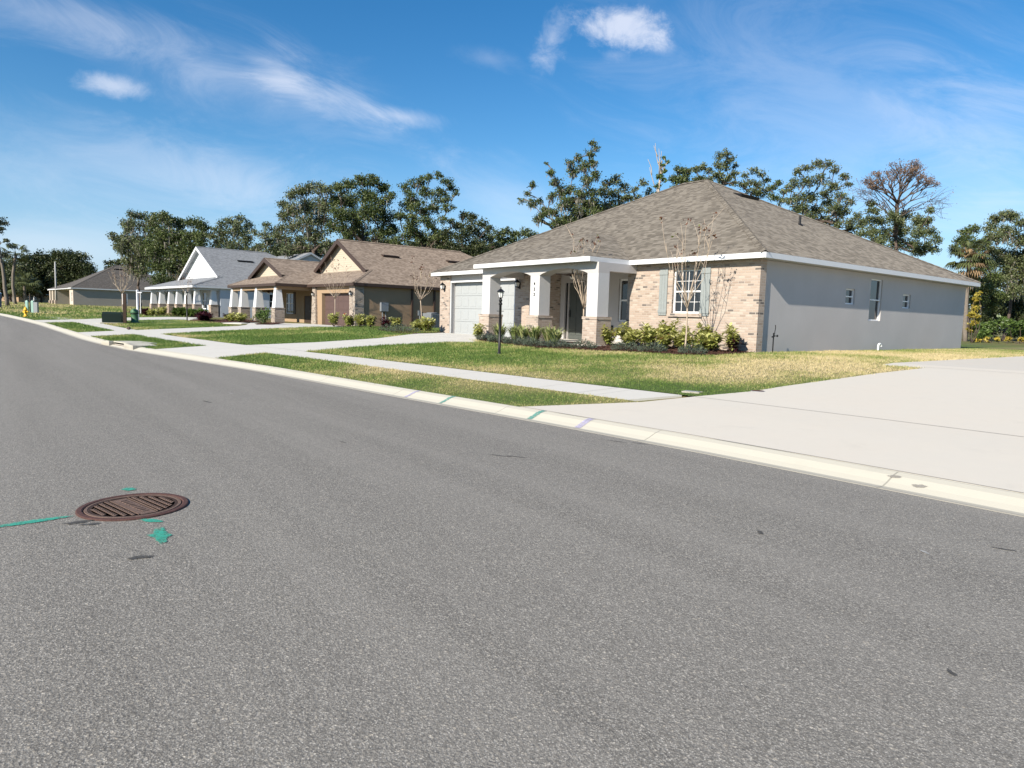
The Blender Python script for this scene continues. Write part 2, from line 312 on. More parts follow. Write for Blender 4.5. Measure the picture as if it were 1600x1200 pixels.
simple('stucco_col',(.50,.50,.505),.85,.05,10,0,.25); simple('col_white',(.64,.655,.66),.8,.05,10,0,.2)
simple('mulch',(.085,.04,.027),.95,.6,22,0,.8); simple('bark',(.17,.145,.12),.95,.45,9,0,.6); simple('bark_pale',(.42,.34,.26),.85,.25,14,0,.3); simple('bark_dark',(.09,.068,.055),.95,.4,9,0,.5); simple('twig',(.26,.19,.15),.9,.3,14)
simple('rust',(.085,.042,.034),.75,.5,16,0,.5); simple('rust_lid',(.20,.13,.10),.8,.5,24,0,.6); simple('rust_dark',(.045,.026,.020),.9,.5,24,0,.5); simple('rust_rib',(.15,.10,.078),.85,.6,40,0,.5); simple('hydrant_yellow',(.70,.42,.03),.5,.1); simple('green_box',(.005,.014,.010),.5,.2); simple('green_plastic',(.07,.16,.085),.5,.15); simple('teal_plastic',(.30,.46,.40),.5,.15); simple('blue_plastic',(.012,.045,.17),.5,.1)
simple('wood_post',(.055,.035,.025),.9,.3); simple('pole_grey',(.38,.38,.37),.7,.1); simple('dark_opening',(.015,.013,.012),.9); simple('outlet',(.02,.02,.02),.5); simple('skidmat',(.030,.029,.028),.9,.4,30); simple('pale_patch',(.36,.355,.34),.9,.2,20)
simple('wood_brown',(.24,.11,.06),.6,.2); simple('ac_grey',(.16,.17,.18),.5,.15,8); simple('lantern_glass',(.80,.80,.76),.15,.02); simple('meter',(.20,.22,.24),.45,.1)
def f_glass(h):
    h.col(h.mix(h.noise(1.5,2),(.010,.012,.015),(.022,.025,.03))); h.rough(.03); h.b.inputs['Specular IOR Level'].default_value=.8
mat('glass',f_glass)
def spray(name,c,under=(.15,.148,.145)):
    def f(h):
        h.col(c); h.rough(.8); at_=h.node('ShaderNodeAttribute'); at_.attribute_name='edge'
        n=h.noise(26,6,.8); n2=h.noise(210,2); a=h.mth('ADD',at_.outputs['Fac'],h.mth('SUBTRACT',h.mth('ADD',h.mth('MULTIPLY',n,1.5),h.mth('MULTIPLY',n2,.9)),1.2)); al=h.node('ShaderNodeMapRange'); al.inputs[1].default_value=.25; al.inputs[2].default_value=.62; h.L.new(a,al.inputs[0])
        h.L.new(al.outputs[0],h.b.inputs['Alpha'])
    mat(name,f)
spray('spray_teal',(.045,.33,.24)); spray('spray_teal_curb',(.10,.28,.24)); spray('spray_purple',(.38,.36,.50)); spray('skid_mark',(.07,.067,.062)); spray('stain_pale',(.24,.225,.20)); spray('patch_mark',(.36,.355,.34))
leaf('leaf_oak',[(0,(.032,.047,.016)),(.4,(.066,.094,.026)),(.75,(.11,.14,.042)),(1,(.21,.22,.10))],.22,.5)
leaf('leaf_oak_light',[(0,(.05,.066,.028)),(.4,(.095,.12,.046)),(.8,(.15,.17,.075)),(1,(.26,.26,.15))],.22,.5)
leaf('leaf_dark',[(0,(.02,.03,.012)),(.5,(.045,.062,.021)),(1,(.11,.12,.045))],.2,.5)
leaf('leaf_pine',[(0,(.02,.028,.014)),(1,(.07,.085,.04))],.1)
leaf('moss_grey',[(0,(.12,.115,.095)),(1,(.27,.255,.21))],.25,.9)
leaf('leaf_rust',[(0,(.12,.075,.05)),(1,(.24,.16,.11))],.2); leaf('leaf_brown',[(0,(.055,.022,.015)),(.75,(.13,.055,.03)),(.8,(.10,.12,.03)),(1,(.15,.16,.04))],.2)
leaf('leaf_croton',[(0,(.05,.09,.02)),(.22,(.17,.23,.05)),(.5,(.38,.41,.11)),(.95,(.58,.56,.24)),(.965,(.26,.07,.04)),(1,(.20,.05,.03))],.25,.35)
leaf('leaf_lily',[(0,(.10,.15,.05)),(.5,(.26,.31,.10)),(1,(.50,.50,.24))],.2,.4); leaf('leaf_juniper',[(0,(.03,.045,.03)),(1,(.11,.14,.10))],.1,.7)
leaf('leaf_burgundy',[(0,(.022,.008,.010)),(1,(.085,.022,.028))],.15,.4); leaf('leaf_green',[(0,(.03,.06,.015)),(1,(.14,.21,.05))],.25,.4); leaf('leaf_vine',[(0,(.10,.11,.02)),(.5,(.32,.26,.04)),(1,(.50,.38,.06))],.25); leaf('leaf_palm',[(0,(.04,.055,.02)),(1,(.13,.15,.06))],.2); leaf('leaf_deadpalm',[(0,(.20,.13,.07)),(1,(.36,.25,.14))],.2,.8)
leaf('grass_blade',[(0,(.10,.175,.032)),(.33,(.19,.27,.06)),(.52,(.36,.36,.12)),(.75,(.54,.46,.225)),(1,(.66,.55,.32))],.3,.6)
leaf('weed',[(0,(.05,.08,.02)),(1,(.24,.28,.07))],.25,.6)
def f_lawn(h):
    a=h.node('ShaderNodeAttribute'); a.attribute_name='v'; n=h.noise(26,4); n2=h.noise(120,3)
    v=h.mth('ADD',a.outputs['Fac'],h.mth('MULTIPLY',h.mth('SUBTRACT',n,.5),.5)); c=h.ramp(v,[(0,(.08,.14,.026)),(.33,(.15,.205,.046)),(.55,(.28,.27,.095)),(1,(.44,.37,.19))])
    h.col(h.mix(h.mth('MULTIPLY',n2,.5),c,(.05,.045,.02))); h.rough(.95); h.bump(h.mth('ADD',n,n2),.8,.04)
mat('lawn',f_lawn)
def f_ground(h):
    n=h.noise(.09,5); n2=h.noise(9,5); n3=h.noise(1.3,5); c=h.ramp(h.mth('ADD',h.mth('MULTIPLY',n,.6),h.mth('MULTIPLY',n3,.4)),[(.38,(.10,.135,.032)),(.5,(.18,.17,.055)),(.62,(.25,.19,.09))])
    h.col(h.mix(h.mth('MULTIPLY',n2,.45),c,(.06,.05,.02))); h.rough(.95); h.bump(n2,.8,.06)
mat('field',f_ground)
# ------------------------------------------------------------------ terrain: x along the street, d = distance behind the asphalt edge
CX=[-420,-200,-110,-85,-71.5,-61,-52.6,-44,-36.5,-33.2,-28.2,-22.7,-18.4,-12.25,-7.9,-5.1,-1.8,4,20,60,160]
CY=[-60,-26,-3.4,.5,2.06,2.85,3.4,3.68,3.84,4.02,4.52,5.37,5.92,6.45,6.86,7.06,7.16,7.2,7.0,6.0,2.0]
ZX=[-420,-200,-110,-75,-60,-45,-29,-22,160]; ZY=[1.9,1.5,1.05,.62,.42,.20,.03,0,0]
AX=[-420,-200,-110,-70,-45,-30,160]; AY=[.45,.45,.42,.30,.50,.75,.75]
PD=[0,.5,2.2,3.3,11,40,600]; PZ=[0,.10,.21,.27,.75,.80,.9]
yc=lambda x:np.interp(x,CX,CY); zr=lambda x:np.interp(x,ZX,ZY)
def zd(x,d): return zr(x)+np.interp(x,AX,AY)/.75*np.interp(np.maximum(d,0),PD,PZ)
def zt(x,y): return float(zd(x,y-yc(x)))
def X3(x,d,dz=0): return (x,float(yc(x))+d,float(zd(x,d))+dz)
def hsh(ix,iy,s): 
    n=(ix*374761393+iy*668265263+s*1274126177)&0xffffffff; n=((n^(n>>13))*1274126177)&0xffffffff; return ((n^(n>>16))&0xffff)/65535.
def vn(x,y,s=0):
    x=np.asarray(x,float); y=np.asarray(y,float); ix=np.floor(x).astype(np.int64); iy=np.floor(y).astype(np.int64); fx=x-ix; fy=y-iy; fx=fx*fx*(3-2*fx); fy=fy*fy*(3-2*fy)
    h=lambda a,b:hsh(a,b,s)
    return (h(ix,iy)*(1-fx)+h(ix+1,iy)*fx)*(1-fy)+(h(ix,iy+1)*(1-fx)+h(ix+1,iy+1)*fx)*fy
def dry(x,y):    # 0 green .. 1 straw
    x=np.asarray(x,float); y=np.asarray(y,float); d=y-yc(x)
    n=.5*vn(x*.45,y*.45,1)+.3*vn(x*1.1,y*1.1,2)+.2*vn(x*2.6,y*2.6,3)
    right=np.clip((x+15)/5.5,0,1)*np.clip((d-4.2)/2.5,0,1)          # the tan lawn beside the grey side wall
    near=np.exp(-((d-3.7)/.7)**2)*np.clip((-x-9)/2,0,1)*.42            # straw band along the walk
    bed=np.exp(-((d-9.2)/.9)**2)*.30
    verge=np.where(d<2.4,.22*np.clip((x+21)/5,0,1)+np.where(x>-24,.14,0),0)
    left=np.where(x<-24,-.17,0)
    corner=-.35*np.exp(-((x+8.3)**2/4+(d-4.0)**2/1.0))
    return np.clip(.18+ (n-.5)*1.4+.62*right+near+bed+verge+left+corner,0,1)
# ground sheet
def grid_sheet(name,xs,ds,mat_,dz=0,kind='structure',zf=None):
    V=[];F=[]
    for x in xs:
        for d in ds: V.append(X3(x,d,dz) if zf is None else zf(x,d))
    n=len(ds)
    for i in range(len(xs)-1):
        for j in range(n-1): F.append((i*n+j,(i+1)*n+j,(i+1)*n+j+1,i*n+j+1))
    me=bpy.data.meshes.new(name); me.from_pydata(V,[],F); me.materials.append(MT[mat_]); uv=me.uv_layers.new(name='UVMap')
    st=[(x,d) for x in xs for d in ds]
    for lp in me.loops: uv.data[lp.index].uv=st[lp.vertex_index]
    o=bpy.data.objects.new(name,me); COL.objects.link(o); tag(o,kind=kind); me.update(); return o
xs=sorted(set(CX+ZX+AX+[-900,-380,-340,-300,-260,-230,-170,-150,-130,-97]+list(range(-84,30,4))+[40,80,120,400]))
grid_sheet('ground',xs,[-600,-120,-40,-14,-8.4,-8.2,0]+PD[1:-1]+[13,16,20,25,30,60,90,130,200,350,600,1000],'field',-.035)
grid_sheet('road',[x for x in xs if -200<=x<=160],[-8.0,-6,-4,-2,0],'asphalt',0)
road=bpy.data.objects['road']
def curb(name,sgn,d0,lab=None):
    pr=[(0,-.03),(0,.004),(.14,-.004+.006),(.24,.035),(.36,.085),(.46,.108),(.50,.108),(.50,-.03)]
    xx=[x for x in xs if -200<=x<=160]; V=[];F=[];st=[]
    for x in xx:
        for d,z in pr: V.append((x,float(yc(x))+d0+sgn*d,float(zr(x))+z)); st.append((x,d))
    n=len(pr)
    for i in range(len(xx)-1):
        for j in range(n-1):
            q=(i*n+j,(i+1)*n+j,(i+1)*n+j+1,i*n+j+1); F.append(q if sgn>0 else q[::-1])
    me=bpy.data.meshes.new(name); me.from_pydata(V,[],F); me.materials.append(MT['curb']); uv=me.uv_layers.new(name='UVMap')
    for lp in me.loops: uv.data[lp.index].uv=st[lp.vertex_index]
    o=bpy.data.objects.new(name,me); COL.objects.link(o); tag(o,kind='structure'); me.update(); return o
kerb=curb('curb',1,0); curb('far_curb',-1,-8.0)
def inpoly(x,y,poly):
    x=np.asarray(x); y=np.asarray(y); r=np.zeros(x.shape,bool); n=len(poly)
    for i in range(n):
        x0,y0=poly[i]; x1,y1=poly[(i+1)%n]
        if y0==y1: continue
        c=((y0>y)!=(y1>y))&(x<(x1-x0)*(y-y0)/(y1-y0)+x0); r^=c
    return r
def sheet(name,poly,mat_,dz,kind='structure',fine=0,edge=False,dry_=False,thick=0,parent=None):
    bm=bmesh.new(); vs=[bm.verts.new((x,d,0)) for x,d in poly]; f=bm.faces.new(vs); bmesh.ops.triangulate(bm,faces=[f])
    x0=min(p[0] for p in poly); x1=max(p[0] for p in poly); d0=min(p[1] for p in poly); d1=max(p[1] for p in poly)
    cx=[x for x in xs if x0<x<x1]; cd=[d for d in PD+[13,16,20,25,30,60] if d0<d<d1]
    if fine: cx=sorted(set(cx+list(np.arange(x0+fine,x1,fine)))); cd=sorted(set(cd+list(np.arange(d0+fine,d1,fine))))
    for a in cx: bmesh.ops.bisect_plane(bm,geom=bm.verts[:]+bm.edges[:]+bm.faces[:],plane_co=(a,0,0),plane_no=(1,0,0),dist=1e-6)
    for a in cd: bmesh.ops.bisect_plane(bm,geom=bm.verts[:]+bm.edges[:]+bm.faces[:],plane_co=(0,a,0),plane_no=(0,1,0),dist=1e-6)
    uv=bm.loops.layers.uv.new('UVMap')
    for fc in bm.faces:
        for lp in fc.loops: lp[uv].uv=(lp.vert.co.x,lp.vert.co.y)
    bmesh.ops.recalc_face_normals(bm,faces=bm.faces)
    if bm.faces[:] and sum(fc.normal.z for fc in bm.faces)<0: bmesh.ops.reverse_faces(bm,faces=bm.faces)
    if thick:
        be=[e for e in bm.edges if e.is_boundary]; r=bmesh.ops.extrude_edge_only(bm,edges=be)
        low=[v for v in r['geom'] if isinstance(v,bmesh.types.BMVert)]
        for v in low: v.co.z-=thick
    for v in bm.verts: x,y,z=X3(v.co.x,v.co.y,dz); v.co=Vector((x,y,z+v.co.z))
    me=bpy.data.meshes.new(name); bm.to_mesh(me); bm.free(); me.materials.append(MT[mat_])
    if dry_:
        a=me.attributes.new('v','FLOAT','POINT'); P=np.array([v.co[:2] for v in me.vertices]); a.data.foreach_set('value',dry(P[:,0],P[:,1]).astype(np.float32))
    o=bpy.data.objects.new(name,me); COL.objects.link(o); o.parent=parent; tag(o,kind=kind) if kind else None; return o
XY=lambda L:[(x,y-float(yc(x))) for x,y in L]
# concrete
SW0,SW1=2.25,3.36
drvR=[(-8.95,.5),(-7.85,2.2),(-7.62,3.36),(-7.26,4.6),(-7.22,5.5),(-6.86,8.7),(-6.55,10.40),(-7.5,10.42),(-7.8,22),(-7.9,26),(30,27),(30,.5)]
sheet('driveway',drvR,'drive',.010,thick=.05)
sheet('sidewalk',[(-69,SW0),(-8.2,SW0),(-7.9,SW1),(-69,SW1)],'walk',.006,thick=.06)
drv1=[(-27.05,.5),(-22.2,.5),(-22.83,2.3),(-22.35,3.5),(-22.55,6.3),(-21.8,8.6),(-20.9,9.2),(-22.0,10.2),(-22.2,13.3),(-28.2,13.4),(-27.5,12.4),(-25.68,8.3),(-25.68,5.7),(-26.35,3.4),(-27.15,2.1)]
sheet('driveway',drv1,'walk',.010,thick=.05)
drv2=XY([(-40.9,4.3),(-36.75,4.4),(-36.65,6.5),(-36.2,7.7),(-36.75,9.6),(-36.75,13.5),(-37.2,17.2),(-42.3,18.2),(-42.5,20.5),(-48.5,19.6),(-49.4,19.3),(-49.9,17.6),(-49,15.4),(-44.5,13.7),(-43.0,12.8),(-41.6,7.4),(-41.3,6.1)])
drv2=[(x,max(d,.5)) for x,d in drv2]; sheet('driveway',drv2,'walk',.010,thick=.05)
drv3=[(-59.2,.5),(-54.3,.5),(-54.6,2.2),(-51.8,3.4),(-55.6,5.0),(-57,9.4),(-49.5,9.9),(-47,10.6),(-47.2,11.4),(-58,11.3),(-62,11.8),(-62.5,13.5),(-66,13.5),(-64,8),(-60.5,4),(-59.4,2.2)]
sheet('driveway',drv3,'walk',.010,thick=.05)
def joint(pts,w,name='expansion_joint'):
    mb=MB()
    for (a,b) in zip(pts[:-1],pts[1:]):
        n=12
        for i in range(n):
            p=[np.array(a)+(np.array(b)-np.array(a))*t for t in (i/n,(i+1)/n)]; dx,dy=p[1]-p[0]; l=math.hypot(dx,dy); nx,ny=-dy/l*w/2,dx/l*w/2
            mb.face([X3(p[0][0]-nx,p[0][1]-ny,.014),X3(p[1][0]-nx,p[1][1]-ny,.014),X3(p[1][0]+nx,p[1][1]+ny,.014),X3(p[0][0]+nx,p[0][1]+ny,.014)])
    return tag(mb.build(name,MT['joint']),kind='structure')
joint([(-7.6,3.33),(30,3.33)],.016); joint([(-8.9,.515),(30,.515)],.022); joint([(-6.6,10.5),(30,10.5)],.015); joint([(-2.4,3.4),(-2.2,27)],.014); joint([(2.9,3.4),(3.0,27)],.014); joint([(-22.35,3.4),(-26.3,3.4)],.014); joint([(-22.5,7),(-25.6,7)],.012); joint([(-22.2,10.4),(-26.7,10.4)],.012); joint([(-9.4,2.27),(-9.35,3.34)],.012)
# lawns, planting beds
BED=[(-22.35,15.78),(-21.2,15.3),(-19.95,15.13),(-18.6,14.9),(-17.14,14.82),(-15.54,15.34),(-13.93,15.91),(-12.6,16.05),(-11.83,16.49),(-11.45,17.6),(-11.6,18.36),(-16.3,18.36),(-16.2,16.3),(-22.3,16.3)]
bedp=XY(BED); sheet('mulch_bed',bedp,'mulch',.028,fine=.6)
vA=[(-22.2,.5),(-8.95,.5),(-7.85,2.2),(-8.2,SW0),(-22.8,SW0)]
lA=[(-22.3,3.4),(-7.62,3.4),(-7.26,4.6),(-7.22,5.5),(-6.86,8.7),(-6.55,10.38),(-7.5,10.42),(-7.8,22),(-7.9,26),(-9,29),(-11.5,29)]+XY([(-11.6,34),(-11.6,18.36),(-11.45,17.6),(-11.83,16.49),(-12.6,16.05),(-13.93,15.91),(-15.54,15.34),(-17.14,14.82),(-18.6,14.9),(-19.95,15.13),(-21.2,15.3),(-22.2,15.5)])+[(-20.9,9.2),(-21.8,8.6),(-22.55,6.3)]
vB=[(-36.7,.5),(-27.05,.5),(-27.15,2.1),(-27.3,SW0),(-36.7,SW0)]
lB=[(-36.2,3.4),(-26.35,3.4),(-25.68,5.7),(-25.68,8.3),(-26.9,11.0),(-27.5,12.4),(-29,14),(-29.1,22),(-41.5,20),(-42.2,16),(-37.2,13),(-36.75,5.5)]
vC=[(-54.3,.5),(-40.9,.5),(-41.3,SW0),(-54.6,SW0)]
lC=[(-51.8,3.4),(-41.6,3.4),(-43.0,8.8),(-49.5,9.9),(-57,9.4),(-55.6,5.0)]
lD=[(-100,.5),(-59.2,.5),(-59.4,2.2),(-60.5,4),(-64,8),(-66,13),(-73,15),(-88,30),(-100,30)]
LAWNS=[('verge',vA,.5),('lawn',lA,.5),('verge',vB,.6),('lawn',lB,.8),('verge',vC,.8),('lawn',lC,.9),('lawn',lD,1.5)]
for nm,pl,fi in LAWNS: sheet(nm,pl,'lawn',.004,fine=fi,dry_=True)
sheet('dry_lawn',[(-29.5,29.2),(-9,29.2),(-7.9,26.3),(30,27.3),(30,40),(-29.5,40)],'lawn',.003,fine=2.5,dry_=True)
beds2=[('mulch_bed',XY([(-29,18.6),(-27.6,17.2),(-26.7,15.6),(-27.4,15.1),(-30,15.5),(-38,17.6),(-42.0,18.6),(-42.1,20.2),(-38,21.2),(-29,22)])),('mulch_bed',XY([(-44.6,14.4),(-46.6,14.9),(-50.2,17.0),(-50.3,18.3),(-46.5,16.4),(-44.4,15.3)])),('mulch_bed',XY([(-49,13.0),(-53,12.1),(-57,13.6),(-57.4,17.6),(-53,17.6),(-50.2,15.5)])),('mulch_bed',XY([(-66,14.0),(-70,13.2),(-80,12.6),(-88,14),(-88,16.8),(-66,16.8)]))]
for nm,pl in beds2: sheet(nm,pl,'mulch',.024,fine=1.5)
# grass blades: real blades on the lawns
def grass():
    V=[];A=[]
    for nm,pl,fi in LAWNS:
        P=np.array(pl); x0,d0=P.min(0); x1,d1=P.max(0); area=(x1-x0)*(d1-d0); xm=P[:,0].mean()
        n=int(area*420) if nm=='verge' else int(area*380)
        if xm<-25: n=int(area*200)
        if xm<-38: n=int(area*110)
        if xm<-70: n=int(area*30)
        x=rng.uniform(x0-.06,x1+.06,n); d=rng.uniform(d0-.05,d1+.05,n); jx=rng.normal(0,.035,n); jd=rng.normal(0,.03,n)
        k=inpoly(x+jx,d+jd,pl); x=x[k]; d=d[k]; y=yc(x)+d; z=zd(x,d); n=len(x); dist=np.hypot(x,y)
        big=np.clip(dist/16,.8,4.0)
        dr=dry(x,y)+rng.normal(0,.16,n); 
        for b in range(3):
            a=rng.uniform(0,2*np.pi,n); h=rng.uniform(.018,.05,n)*(.8+.5*vn(x*.8,y*.8,9))*np.minimum(big,1.6); w=.0055*big; l=rng.uniform(.1,.9,n)*h
            a2=rng.uniform(0,2*np.pi,n); ox=rng.normal(0,.02,n)*big; oy=rng.normal(0,.02,n)*big
            bx=x+ox; by=y+oy
            p0=np.stack([bx-np.cos(a)*w,by-np.sin(a)*w,z],1); p1=np.stack([bx+np.cos(a)*w,by+np.sin(a)*w,z],1); p2=np.stack([bx+np.cos(a2)*l,by+np.sin(a2)*l,z+h],1)
            V.append(np.stack([p0,p1,p2],1).reshape(-1,3)); A.append(np.clip(dr+rng.normal(0,.12,n),0,1))
    o=fast('grass',np.concatenate(V),3,MT['grass_blade'],attr=np.concatenate(A)); tag(o,'short patchy green and straw coloured grass on the front lawns and verges','grass',kind='stuff')
grass()
# rough weeds of the empty lot and field at far left
def weeds():
    V=[];A=[]
    n=26000; x=rng.uniform(-190,-66,n); y=rng.uniform(-2,34,n); d=y-yc(x); k=(d>1.2)&~((x>-72)&(d>13))&(vn(x*.5,y*.5,4)+rng.uniform(0,.5,n)>.55); x=x[k];y=y[k];d=d[k];z=zd(x,d);n=len(x)
    for b in range(3):
        a=rng.uniform(0,2*np.pi,n); h=rng.uniform(.05,.22,n)*(.4+vn(x*.12,y*.3,5)); w=rng.uniform(.02,.05,n); bx=x+rng.normal(0,.15,n); by=y+rng.normal(0,.15,n); l=rng.uniform(-.6,.6,n)*h
        V.append(np.stack([np.stack([bx-np.cos(a)*w,by-np.sin(a)*w,z-.02],1),np.stack([bx+np.cos(a)*w,by+np.sin(a)*w,z-.02],1),np.stack([bx+l,by+l,z+h],1)],1).reshape(-1,3)); A.append(np.clip(vn(x*.2,y*.5,6)*.7+rng.uniform(0,.5,n),0,1))
    o=fast('weeds',np.concatenate(V),3,MT['grass_blade'],attr=np.concatenate(A)); tag(o,'rough knee-high weeds over the empty lot at far left','weeds',kind='stuff')
weeds()
def mulch_chips():
    V=[];A=[]
    for pl,dn in [(bedp,260)]+[(b,60) for _,b in beds2]:
        P=np.array(pl); x0,d0=P.min(0); x1,d1=P.max(0); n=int((x1-x0)*(d1-d0)*dn); x=rng.uniform(x0,x1,n); d=rng.uniform(d0,d1,n); k=inpoly(x,d,pl); x=x[k]; d=d[k]; n=len(x); y=yc(x)+d; z=zd(x,d)+.035
        a=rng.uniform(0,6.28,n); l=rng.uniform(.02,.06,n); t=rng.uniform(-.02,.025,n); w=.012
        c,s=np.cos(a),np.sin(a)
        q=[np.stack([x+c*l*e-s*w*f,y+s*l*e+c*w*f,z+t*e+.006],1) for e,f in ((-1,-1),(1,-1),(1,1),(-1,1))]
        V.append(np.stack(q,1).reshape(-1,3))
    o=fast('mulch_chips',np.concatenate(V),4,MT['mulch']); tag(o,'dark brown shredded bark mulch over the planting beds','mulch',kind='stuff')
mulch_chips()
# marks on the road and the kerb: thin sheets a few mm above it
def blob(name,c,outline,mat_,z,parent,flat=True):
    # outline: list of (dx,dy) around the centre; rim carries edge 0, centre edge 1
    me=bpy.data.meshes.new(name); n=len(outline); V=[c]; 
    for s_ in (.55,1.0):
        for dx,dy in outline: V.append((c[0]+dx*s_,c[1]+dy*s_,c[2]))
    if not flat:
        V=[(x,y,z(x,y)) for x,y,_ in V]
    F=[(0,1+i,1+(i+1)%n) for i in range(n)]+[(1+i,1+n+i,1+n+(i+1)%n,1+(i+1)%n) for i in range(n)]
    me.from_pydata(V,[],F); me.materials.append(MT[mat_]); a=me.attributes.new('edge','FLOAT','POINT'); a.data.foreach_set('value',[.62]+[.50]*n+[-.55]*n)
    o=bpy.data.objects.new(name,me); COL.objects.link(o); o.parent=parent; return o
def ell(a,b,th,n=14,j=.18):
    th=R(th); return [(a*math.cos(t)*math.cos(th)*(k:=1+random.uniform(-j,j))-b*math.sin(t)*math.sin(th)*k, a*math.cos(t)*math.sin(th)*k+b*math.sin(t)*math.cos(th)*k) for t in [2*math.pi*i/n for i in range(n)]]
blob('paint_mark',(-6.05,.30,.006),ell(.40,.075,93,18,.05),'spray_teal',0,road)
ar=[(-5.27,.91),(-5.3,.97),(-5.42,1.0),(-5.43,1.07),(-5.3,1.07),(-5.18,1.09),(-5.13,1.04),(-5.02,1.01),(-4.99,.96),(-5.09,.95),(-5.18,.95)]
blob('paint_mark',(-5.2,1.0,.006),[((x+5.2)*1.35,(y-1.0)*1.35) for x,y in ar],'spray_teal',0,road)
blob('paint_mark',(-6.72,1.05,.006),ell(.11,.08,30),'spray_teal',0,road); blob('paint_mark',(-5.62,1.03,.0058),ell(.16,.06,40),'spray_teal',0,road)
for (x,y,a,b,t) in [(-6.25,4.78,.22,.025,28),(-6.1,4.92,.2,.022,30),(-6.2,6.72,.25,.025,22),(-5.95,6.88,.22,.02,24),(-2.86,4.75,.09,.035,140),(-1.12,3.56,.055,.022,150),(-5.86,.57,.16,.07,85),(-5.76,.66,.12,.05,80),(-4.82,.80,.12,.06,70),(-7.9,3.6,.08,.03,20),(-1.6,5.95,.12,.02,20),(-12.5,3.2,.3,.04,10)]:
    blob('stain',(x,y,.005),ell(a,b,t,12,.3),'skid_mark',0,road)
for (x,y,a,b,t) in [(-1.93,5.36,.085,.028,150),(-2.9,5.75,.03,.02,0),(-17.5,3.2,.3,.05,20),(-13.6,3.9,.22,.04,10),(-21,2.9,.12,.05,0)]:
    blob('pale_patch',(x,y,.0055),ell(a,b,t,12,.3),'patch_mark',0,road)
def kstrip(x,mat_,w=.11,sk=.1):
    me=bpy.data.meshes.new('paint_strip'); V=[];E=[]; pr=[(.06,.006),(.14,.009),(.24,.042),(.36,.092),(.46,.113),(.50,.113)]
    for i,(d,z) in enumerate(pr):
        for e,(s_,ed) in enumerate(((-1,-.2),(-.6,.5),(.6,.5),(1,-.2))):
            xx=x+s_*w/2+sk*(.28-d); V.append((xx,float(yc(xx))+d,float(zr(xx))+z)); E.append(ed if i else -.2)
    F=[(i*4+j,i*4+j+1,(i+1)*4+j+1,(i+1)*4+j) for i in range(len(pr)-1) for j in range(3)]
    me.from_pydata(V,[],F); me.materials.append(MT[mat_]); a=me.attributes.new('edge','FLOAT','POINT'); a.data.foreach_set('value',E); o=bpy.data.objects.new('paint_strip',me); COL.objects.link(o); o.parent=kerb
kstrip(-10.65,'spray_teal_curb',.13); kstrip(-8.35,'spray_teal_curb',.15); kstrip(-7.33,'spray_purple',.17); kstrip(-11.75,'spray_purple',.12)
for (x,d) in [(-3.02,.34),(-2.75,.26)]: blob('stain',(x,float(yc(x))+d,0),ell(.11,.045,10),'stain_pale',lambda X,Y:float(zr(X))+float(np.interp(Y-yc(X),[0,.14,.24,.36,.46],[.004,.002,.035,.085,.108]))+.005,kerb,False)
# storm drain inlet in the kerb
t=thing('drain_inlet','concrete storm drain inlet with a dark slot in the kerb','drain',X3(-30.1,.25),math.atan2(.6,5))
mb=MB(); mb.prism_y([(-2.2,-.1),(-1.15,-.1),(-1.15,.135),(-1.35,.135),(-2.2,.10)],-.12,.72); mb.prism_y([(.75,-.1),(1.8,-.1),(1.8,.10),(.95,.135),(.75,.135)],-.12,.72); mb.box(-1.15,.75,.05,1.05,.10,.14); mb.build('frame',MT['curb'],t,bevel=.03)
mb=MB(); mb.box(-1.15,.75,.10,.9,-.3,.098,skip='t'); mb.build('slot',MT['dark_opening'],t); mb=MB(); mb.box(-1.1,.7,.02,.098,-.1,.012); mb.build('throat',MT['rust'],t)
# manhole
t=thing('manhole_cover','rusty round manhole cover with raised ribs in the near asphalt','manhole cover',(-6.11,.99,0),R(13))
mb=MB(); mb.lathe([(.40,-.02),(.40,.008),(.392,.013),(.362,.014),(.353,.010),(.351,.002),(.325,.002)],n=48); mb.build('frame',MT['rust'],t)
mb=MB(); mb.lathe([(.344,-.02),(.344,.006),(.337,.009),(.296,.009),(.294,.0045),(.05,.004),(.001,.004)],n=48); lid=mb.build('lid',MT['rust_dark'],t)
mb=MB(); mb.lathe([(.345,.007),(.342,.011),(.322,.011),(.318,.007)],n=48)
for i in range(-5,6):
    if abs(i)<=1: continue
    y=i*.052; l=math.sqrt(max(0,.285**2-y*y)); n=max(2,int(2*l/.030))
    mb.box(-l,l,y-.016,y-.004,.003,.011)
    for k in range(n): mb.box(-l+(k+.1)*2*l/n,-l+(k+.62)*2*l/n,y+.0,y+.014,.003,.012)
mb.box(-.275,.275,-.078,-.070,.003,.012); mb.box(-.275,.275,.062,.070,.003,.012); mb.box(-.28,.28,-.062,.055,.003,.0075)
for k in range(9): mb.box(-.22+k*.05,-.192+k*.05,-.022,.022,.0074,.012)
mb.build('rib',MT['rust_rib'],lid)
# small covers on the concrete and lawn edge
t=thing('cleanout_cap','dark oval cleanout cap in the neighbouring driveway edge','drain cap',X3(-7.2,4.66,.01)); mb=MB(); mb.lathe([(.115,-.02),(.115,.006),(.10,.012)],n=20); mb.build('cap',MT['rust'],t); mb=MB(); mb.lathe([(.13,-.02),(.13,.004),(.117,.005)],n=20); mb.build('rim',MT['grey_metal'],t)
t=thing('water_meter_box','small pale concrete water meter box at the lawn corner','meter box',X3(-7.98,3.78,0),.3); mb=MB(); mb.box(-.17,.17,-.11,.11,-.05,.022); mb.build('frame',MT['curb'],t,bevel=.008); mb=MB(); mb.box(-.13,.13,-.07,.07,.01,.028); mb.build('lid',MT['grey_metal'],t)
